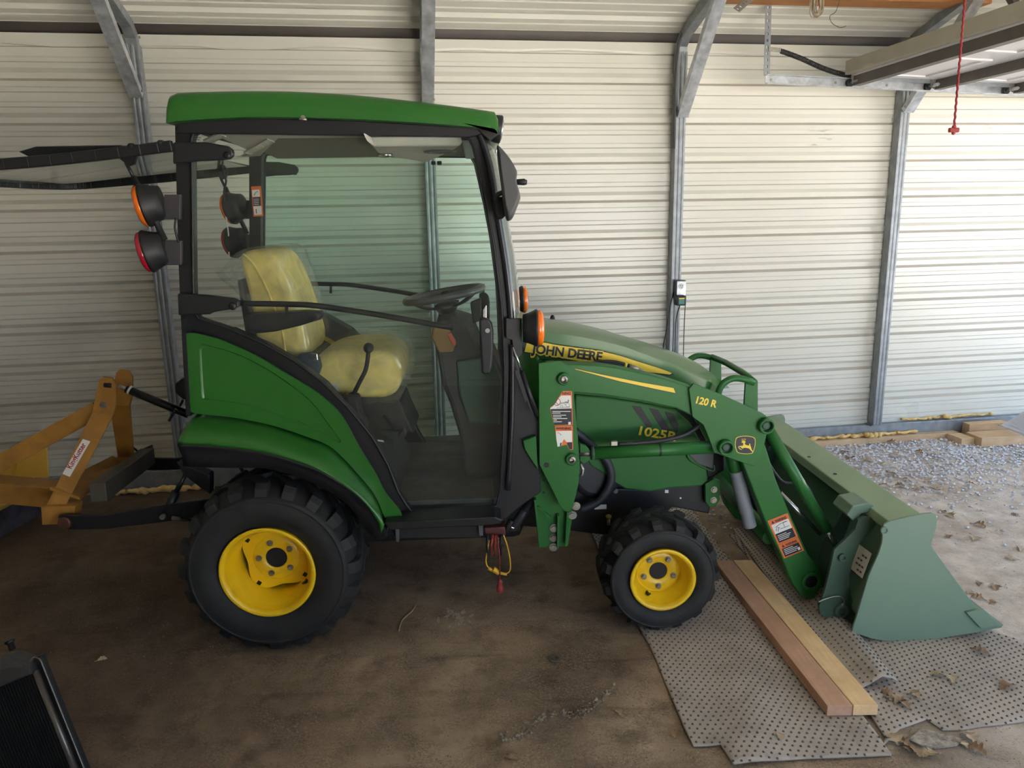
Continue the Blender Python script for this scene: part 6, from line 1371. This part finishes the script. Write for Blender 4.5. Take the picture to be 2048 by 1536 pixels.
# cracked edge in the floor: crumbs of concrete
rnd = random.Random(21)
def stone(mb, c, r, rnd):
    n = 6; k = [rnd.uniform(.6, 1.1) for _ in range(n)]; a0 = rnd.uniform(0, 6.28); sq = rnd.uniform(.6, 1.0)
    A = [mb.bm.verts.new(c + V((cos(a0 + 2 * pi * i / n) * r * k[i], sin(a0 + 2 * pi * i / n) * r * k[i] * sq, r * .25 * rnd.uniform(.2, 1)))) for i in range(n)]
    t = mb.bm.verts.new(c + V((r * rnd.uniform(-.2, .2), r * rnd.uniform(-.2, .2), r * rnd.uniform(.7, 1.0)))); b = mb.bm.verts.new(c + V((0, 0, -r * .2)))
    for i in range(n): mb.bm.faces.new([A[i], A[(i + 1) % n], t]); mb.bm.faces.new([A[(i + 1) % n], A[i], b])
mb = MB()
for i in range(260):
    x = rnd.uniform(1000, 1245); y = 1478 - (x - 1000) * .38 + 10 * sin(x * .05) + rnd.gauss(0, 6); stone(mb, atz(x, y, .001), rnd.choice((.002, .003, .003, .005, .008)), rnd)
for i in range(9000):
    x, y = (rnd.uniform(-.4, 2.4), rnd.uniform(-.75, .1)) if i % 3 else (rnd.uniform(-1.4, 3.6), rnd.uniform(-.9, 1.6))
    stone(mb, V((x, y, .0005)), rnd.choice((.0012, .0015, .002, .002, .003)), rnd)
o = mb.build('pebbles', PEB); o['kind'] = 'stuff'; tag(o, 'loose grit and crumbs scattered over the dirt floor', 'grit')
# gravel bed along the wall behind the bucket
mb = MB(); rnd = random.Random(33); cnt = 0
while cnt < 7000:
    u, v = rnd.uniform(2.0, 5.6), rnd.uniform(.2, 1.90); lim = 1.25 + .25 * mnoise.noise(V((u * 1.3, 0, 2)))
    if v < lim and rnd.random() > math.exp(-(lim - v) / .22) * .8: continue
    stone(mb, W(u, v, rnd.uniform(0, .006)), rnd.uniform(.006, .014), rnd); cnt += 1
o = mb.build('gravel', STONE); o['kind'] = 'stuff'; tag(o, 'blue grey gravel spread along the wall behind the bucket', 'gravel')

# ------------------------------------------------------------------ dry leaves, each its own object
def leaf(c, s, rot, m_, rnd, lobes=True):
    mb = MB(); n = 15; L_r = []; 
    for i in range(n):
        t = i / (n - 1); w = .34 * sin(pi * min(1, t * 1.02)) ** .7 * (1 + (.45 * sin(t * 21) if lobes else 0)) + .01
        zc = .16 * sin(pi * t) + rnd.uniform(-.03, .03); cu = rnd.uniform(.05, .30)
        L_r.append([V((t - .5, -w, zc + cu * w)), V((t - .5, -w * .5, zc + cu * w * .2)), V((t - .5, 0, zc - .03)), V((t - .5, w * .5, zc + cu * w * .3)), V((t - .5, w, zc + cu * w * 1.2))])
    M_ = Matrix.Rotation(rot, 3, 'Z') @ Matrix.Rotation(rnd.uniform(-.3, .3), 3, 'X'); zmin = min((M_ @ p).z for r in L_r for p in r)
    mb.loft([[c + (M_ @ p - V((0, 0, zmin))) * s for p in r] for r in L_r], closed=False)
    mb.tube([c + (M_ @ V((.5, 0, .0)) - V((0, 0, zmin))) * s, c + (M_ @ V((.72, .05, -.02)) - V((0, 0, zmin))) * s], .0012, 5)
    return mb.build('dry_leaf', m_)
rnd = random.Random(77)
groups = (
    ('dry brown oak leaf lying on the gravel behind the bucket', 'leaves on the gravel', 0.010, [(1745, 878), (1783, 886), (1822, 885), (1700, 918), (1735, 922), (1762, 928), (1790, 912), (1838, 905), (1862, 908), (1715, 940), (1780, 950), (1812, 960), (1855, 962), (1838, 978), (1800, 972), (1872, 975), (1905, 980), (1748, 952), (1690, 905), (1940, 968), (1768, 972), (1884, 984)]),
    ('pale curled leaf on the bare ground right of the bucket', 'leaves right of the bucket', 0.0, [(1900, 1032), (1958, 1052), (1897, 1074), (1948, 1078), (2022, 1118), (1990, 1176), (1958, 1168), (1955, 1196), (1986, 1206), (1940, 1185), (2040, 1100), (2030, 1030), (1885, 1025)]),
    ('dry leaf lying on the flat mat at the lower right', 'leaves on the right mat', 0.010, [(1875, 1352), (1905, 1360), (1960, 1305), (2015, 1375), (1830, 1390), (1808, 1410), (1800, 1400)]),
    ('dry brown leaf in the heap around the pale scrap at the lower right', 'leaves by the mat scrap', 0.004, [(1790, 1480), (1808, 1490), (1830, 1505), (1862, 1512), (1925, 1490), (1952, 1500), (1780, 1400), (1775, 1388), (1812, 1496), (1940, 1478)]),
)
for lab, grp, z, pts in groups:
    for x, y in pts:
        s = rnd.uniform(.05, .085) * (.9 if 'gravel' in grp else .75)
        tag(leaf(atz(x, y, z), s, rnd.uniform(0, 6.28), LEAF if rnd.random() < .55 else LEAFP, rnd), lab, 'leaf', grp)
for (x, y), lab, z in (((1237, 1425), 'small reddish dry leaf alone on the dirt left of the large mat', 0.0), ((1020, 1518), 'tiny brown leaf at the bottom edge of the floor', 0.0), ((204, 1320), 'small yellowish leaf on the dark floor above the radiator', 0.0), ((1560, 1474), 'small yellow leaf on the large mat below the boards', .014), ((1350, 1470), 'curled pale leaf against the left edge of the large mat', 0.0), ((1296, 1019), 'small yellow leaf stuck on top of the front tyre', None)):
    c = atz(x, y, z) if z is not None else V((1.43, .06, .4485))
    tag(leaf(c, .035 if z is not None else .03, rnd.uniform(0, 6), LEAFP if z is None or 'yellow' in lab else LEAF, rnd, False), lab, 'leaf')
# bird lime splash on the floor
mb = MB(); rnd = random.Random(4)
for i in range(40):
    x, y = rnd.gauss(912, 12), rnd.gauss(1236, 9); c = atz(x, y, .0008 + i * .00002); r = rnd.uniform(.002, .008); n = 11; aa = rnd.uniform(.9, 2.0); q1, q2 = V((cos(aa), sin(aa), 0)), V((-sin(aa), cos(aa), 0)); st_ = rnd.uniform(1.5, 4.5)
    mb.poly([c + q1 * (cos(2 * pi * k / n) * r * st_ * rnd.uniform(.5, 1.4)) + q2 * (sin(2 * pi * k / n) * r * rnd.uniform(.5, 1.4)) for k in range(n)])
o = mb.build('chalky_stain', mat('chalky stain', (196, 184, 166), .9, col2=(140, 124, 106), scale=60, amt=1)); o['kind'] = 'stuff'; tag(o, 'pale chalky splash stain on the floor between the tyres', 'stain')

# ------------------------------------------------------------------ old radiator leaning at the lower left
RP0 = atz(203, 1560, .05); 
ra = V((RP0.x, RP0.y, 0)); tr_ = at(90, 1297, ra.y + .10)
RD = top('radiator', V((ra.x - .1, ra.y, 0)), 'old black car radiator standing at the lower left corner', 'radiator')
exr = V((-.98, .10, 0)).normalized(); upv = (tr_ - ra); exr = (exr - upv.normalized() * exr.dot(upv.normalized())).normalized(); nr = exr.cross(upv).normalized(); nr = nr if nr.dot(CAM - ra) > 0 else -nr
Hh = upv.length; uu = upv.normalized()
def R3(a, b, c=0): return ra + exr * a + uu * b + nr * c
RM = mat('radiator black', (34, 34, 34), .45, .3, col2=(24, 24, 24), scale=20); RE = mat('worn aluminium edge', (120, 112, 106), .35, .6, col2=(84, 78, 74), scale=25)
def rbox(mb, a0, a1, b0, b1, c0, c1): mb.prism([R3(a0, b0, c0), R3(a1, b0, c0), R3(a1, b1, c0), R3(a0, b1, c0)], nr * (c1 - c0))
mb = MB(); rbox(mb, .05, .60, .03, Hh - .05, -.02, .012)
n = 60
for i in range(n): rbox(mb, .052 + .548 * i / n, .052 + .548 * i / n + .003, .03, Hh - .05, .012, .018)
mb.build('core', RM, RD)
mb = MB(); s = [(-.002, .010), (-.002, .028), (.001, .028), (.002, .013), (.030, .011), (.036, -.02)]
mb.prism([R3(a, 0, c) for a, c in s], uu * (Hh - .012)); mb.build('side_channel', RM, RD, bevel=.001)
mb = MB(); mb.tube([R3(.040, .0, .012), R3(.040, Hh - .045, .012)], .0105, 12); mb.build('edge_bead', RE, RD)
mb = MB(); mb.tube(fillet([R3(.012, -.005, .03), R3(.0, .012, .031), R3(.0, Hh - .018, .031), R3(.014, Hh - .006, .031), R3(.032, Hh - .016, .03)], .012, 4), .0024, 8); mb.build('rim_bead', RE, RD)
mb = MB(); rg = []
for a in (.035, .05, .085, .12, .60):
    hh = {.035: .0, .05: .012, .085: .040, .12: .05, .60: .05}[a]; rg.append([R3(a, Hh - .05, -.035), R3(a, Hh - .05, .035), R3(a, Hh - .035 + hh * .6, .036), R3(a, Hh - .02 + hh, .022), R3(a, Hh - .02 + hh, -.022), R3(a, Hh - .035 + hh * .6, -.036)])
mb.loft(rg, smooth=False); mb.build('top_tank', mat('tank grey black', (58, 58, 58), .4, col2=(44, 44, 44)), RD, bevel=.006)
mb = MB(); c = R3(.09, Hh + .03, 0); mb.lathe([(0, .008), (.02, .008), (.022, .013), (.03, .013)], c, uu, 18); mb.build('drain_cap', RM, RD)
EXPO = 0.42
# ------------------------------------------------------------------ daylight
# outside ground beyond the doors (sunlit gravel yard) and the sky
g = MB(); g.poly([W(UR + .06, -40, -.02), W(60, -40, -.02), W(60, 30, -.02), W(UR + .06, 30, -.02)]); g.poly([W(-30, -40, -.02), W(UR + .06, -40, -.02), W(UR + .06, VF - .1, -.02), W(-30, VF - .1, -.02)])
struct(g, 'ground_outside', mat('pale gravel yard', (190, 184, 174), .9, col2=(164, 158, 148), scale=3))
wd = bpy.data.worlds.new('world'); SC.world = wd; wd.use_nodes = True
bg = wd.node_tree.nodes['Background']; bg.inputs[0].default_value = (0.48, 0.70, 1.0, 1); bg.inputs[1].default_value = 3.0
sun = bpy.data.lights.new('sun', 'SUN'); so = bpy.data.objects.new('sun', sun); COL.objects.link(so); sun.energy = 100; sun.angle = radians(1); sun.color = (1, .97, .94)
sd = (TN * -.30 + TU * .95 + V((0, 0, -1.0))).normalized(); so.rotation_euler = sd.to_track_quat('-Z', 'Y').to_euler(); so.location = W(8, 6, 8)
pl = bpy.data.lights.new('fill_bay_daylight', 'AREA'); po = bpy.data.objects.new('fill_bay_daylight', pl); COL.objects.link(po)
pl.shape = 'RECTANGLE'; pl.size = FB[1] - FB[0]; pl.size_y = FB[2]; pl.cycles.is_portal = True
po.matrix_world = Matrix((TU, V((0, 0, 1)), -TN)).transposed().to_4x4(); po.location = W((FB[0] + FB[1]) / 2, VF + .02, FB[2] / 2)
for v0, v1 in DOORS:
    pl = bpy.data.lights.new('door_daylight', 'AREA'); po = bpy.data.objects.new('door_daylight', pl); COL.objects.link(po)
    pl.shape = 'RECTANGLE'; pl.size = v1 - v0; pl.size_y = 2.25; pl.cycles.is_portal = True
    po.matrix_world = Matrix((TN, V((0, 0, 1)), TU)).transposed().to_4x4(); po.location = W(UR + .03, (v0 + v1) / 2, 1.125)
SC.cycles.max_bounces = 14; SC.cycles.diffuse_bounces = 8; SC.cycles.transparent_max_bounces = 24; SC.cycles.glossy_bounces = 4
SC.cycles.use_denoising = True; SC.cycles.caustics_reflective = False; SC.cycles.caustics_refractive = False
SC.cycles.sample_clamp_indirect = 8
vs = SC.view_settings; vs.view_transform = 'Standard'; vs.look = 'None'; vs.exposure = EXPO; vs.gamma = 1; vs.use_curve_mapping = False
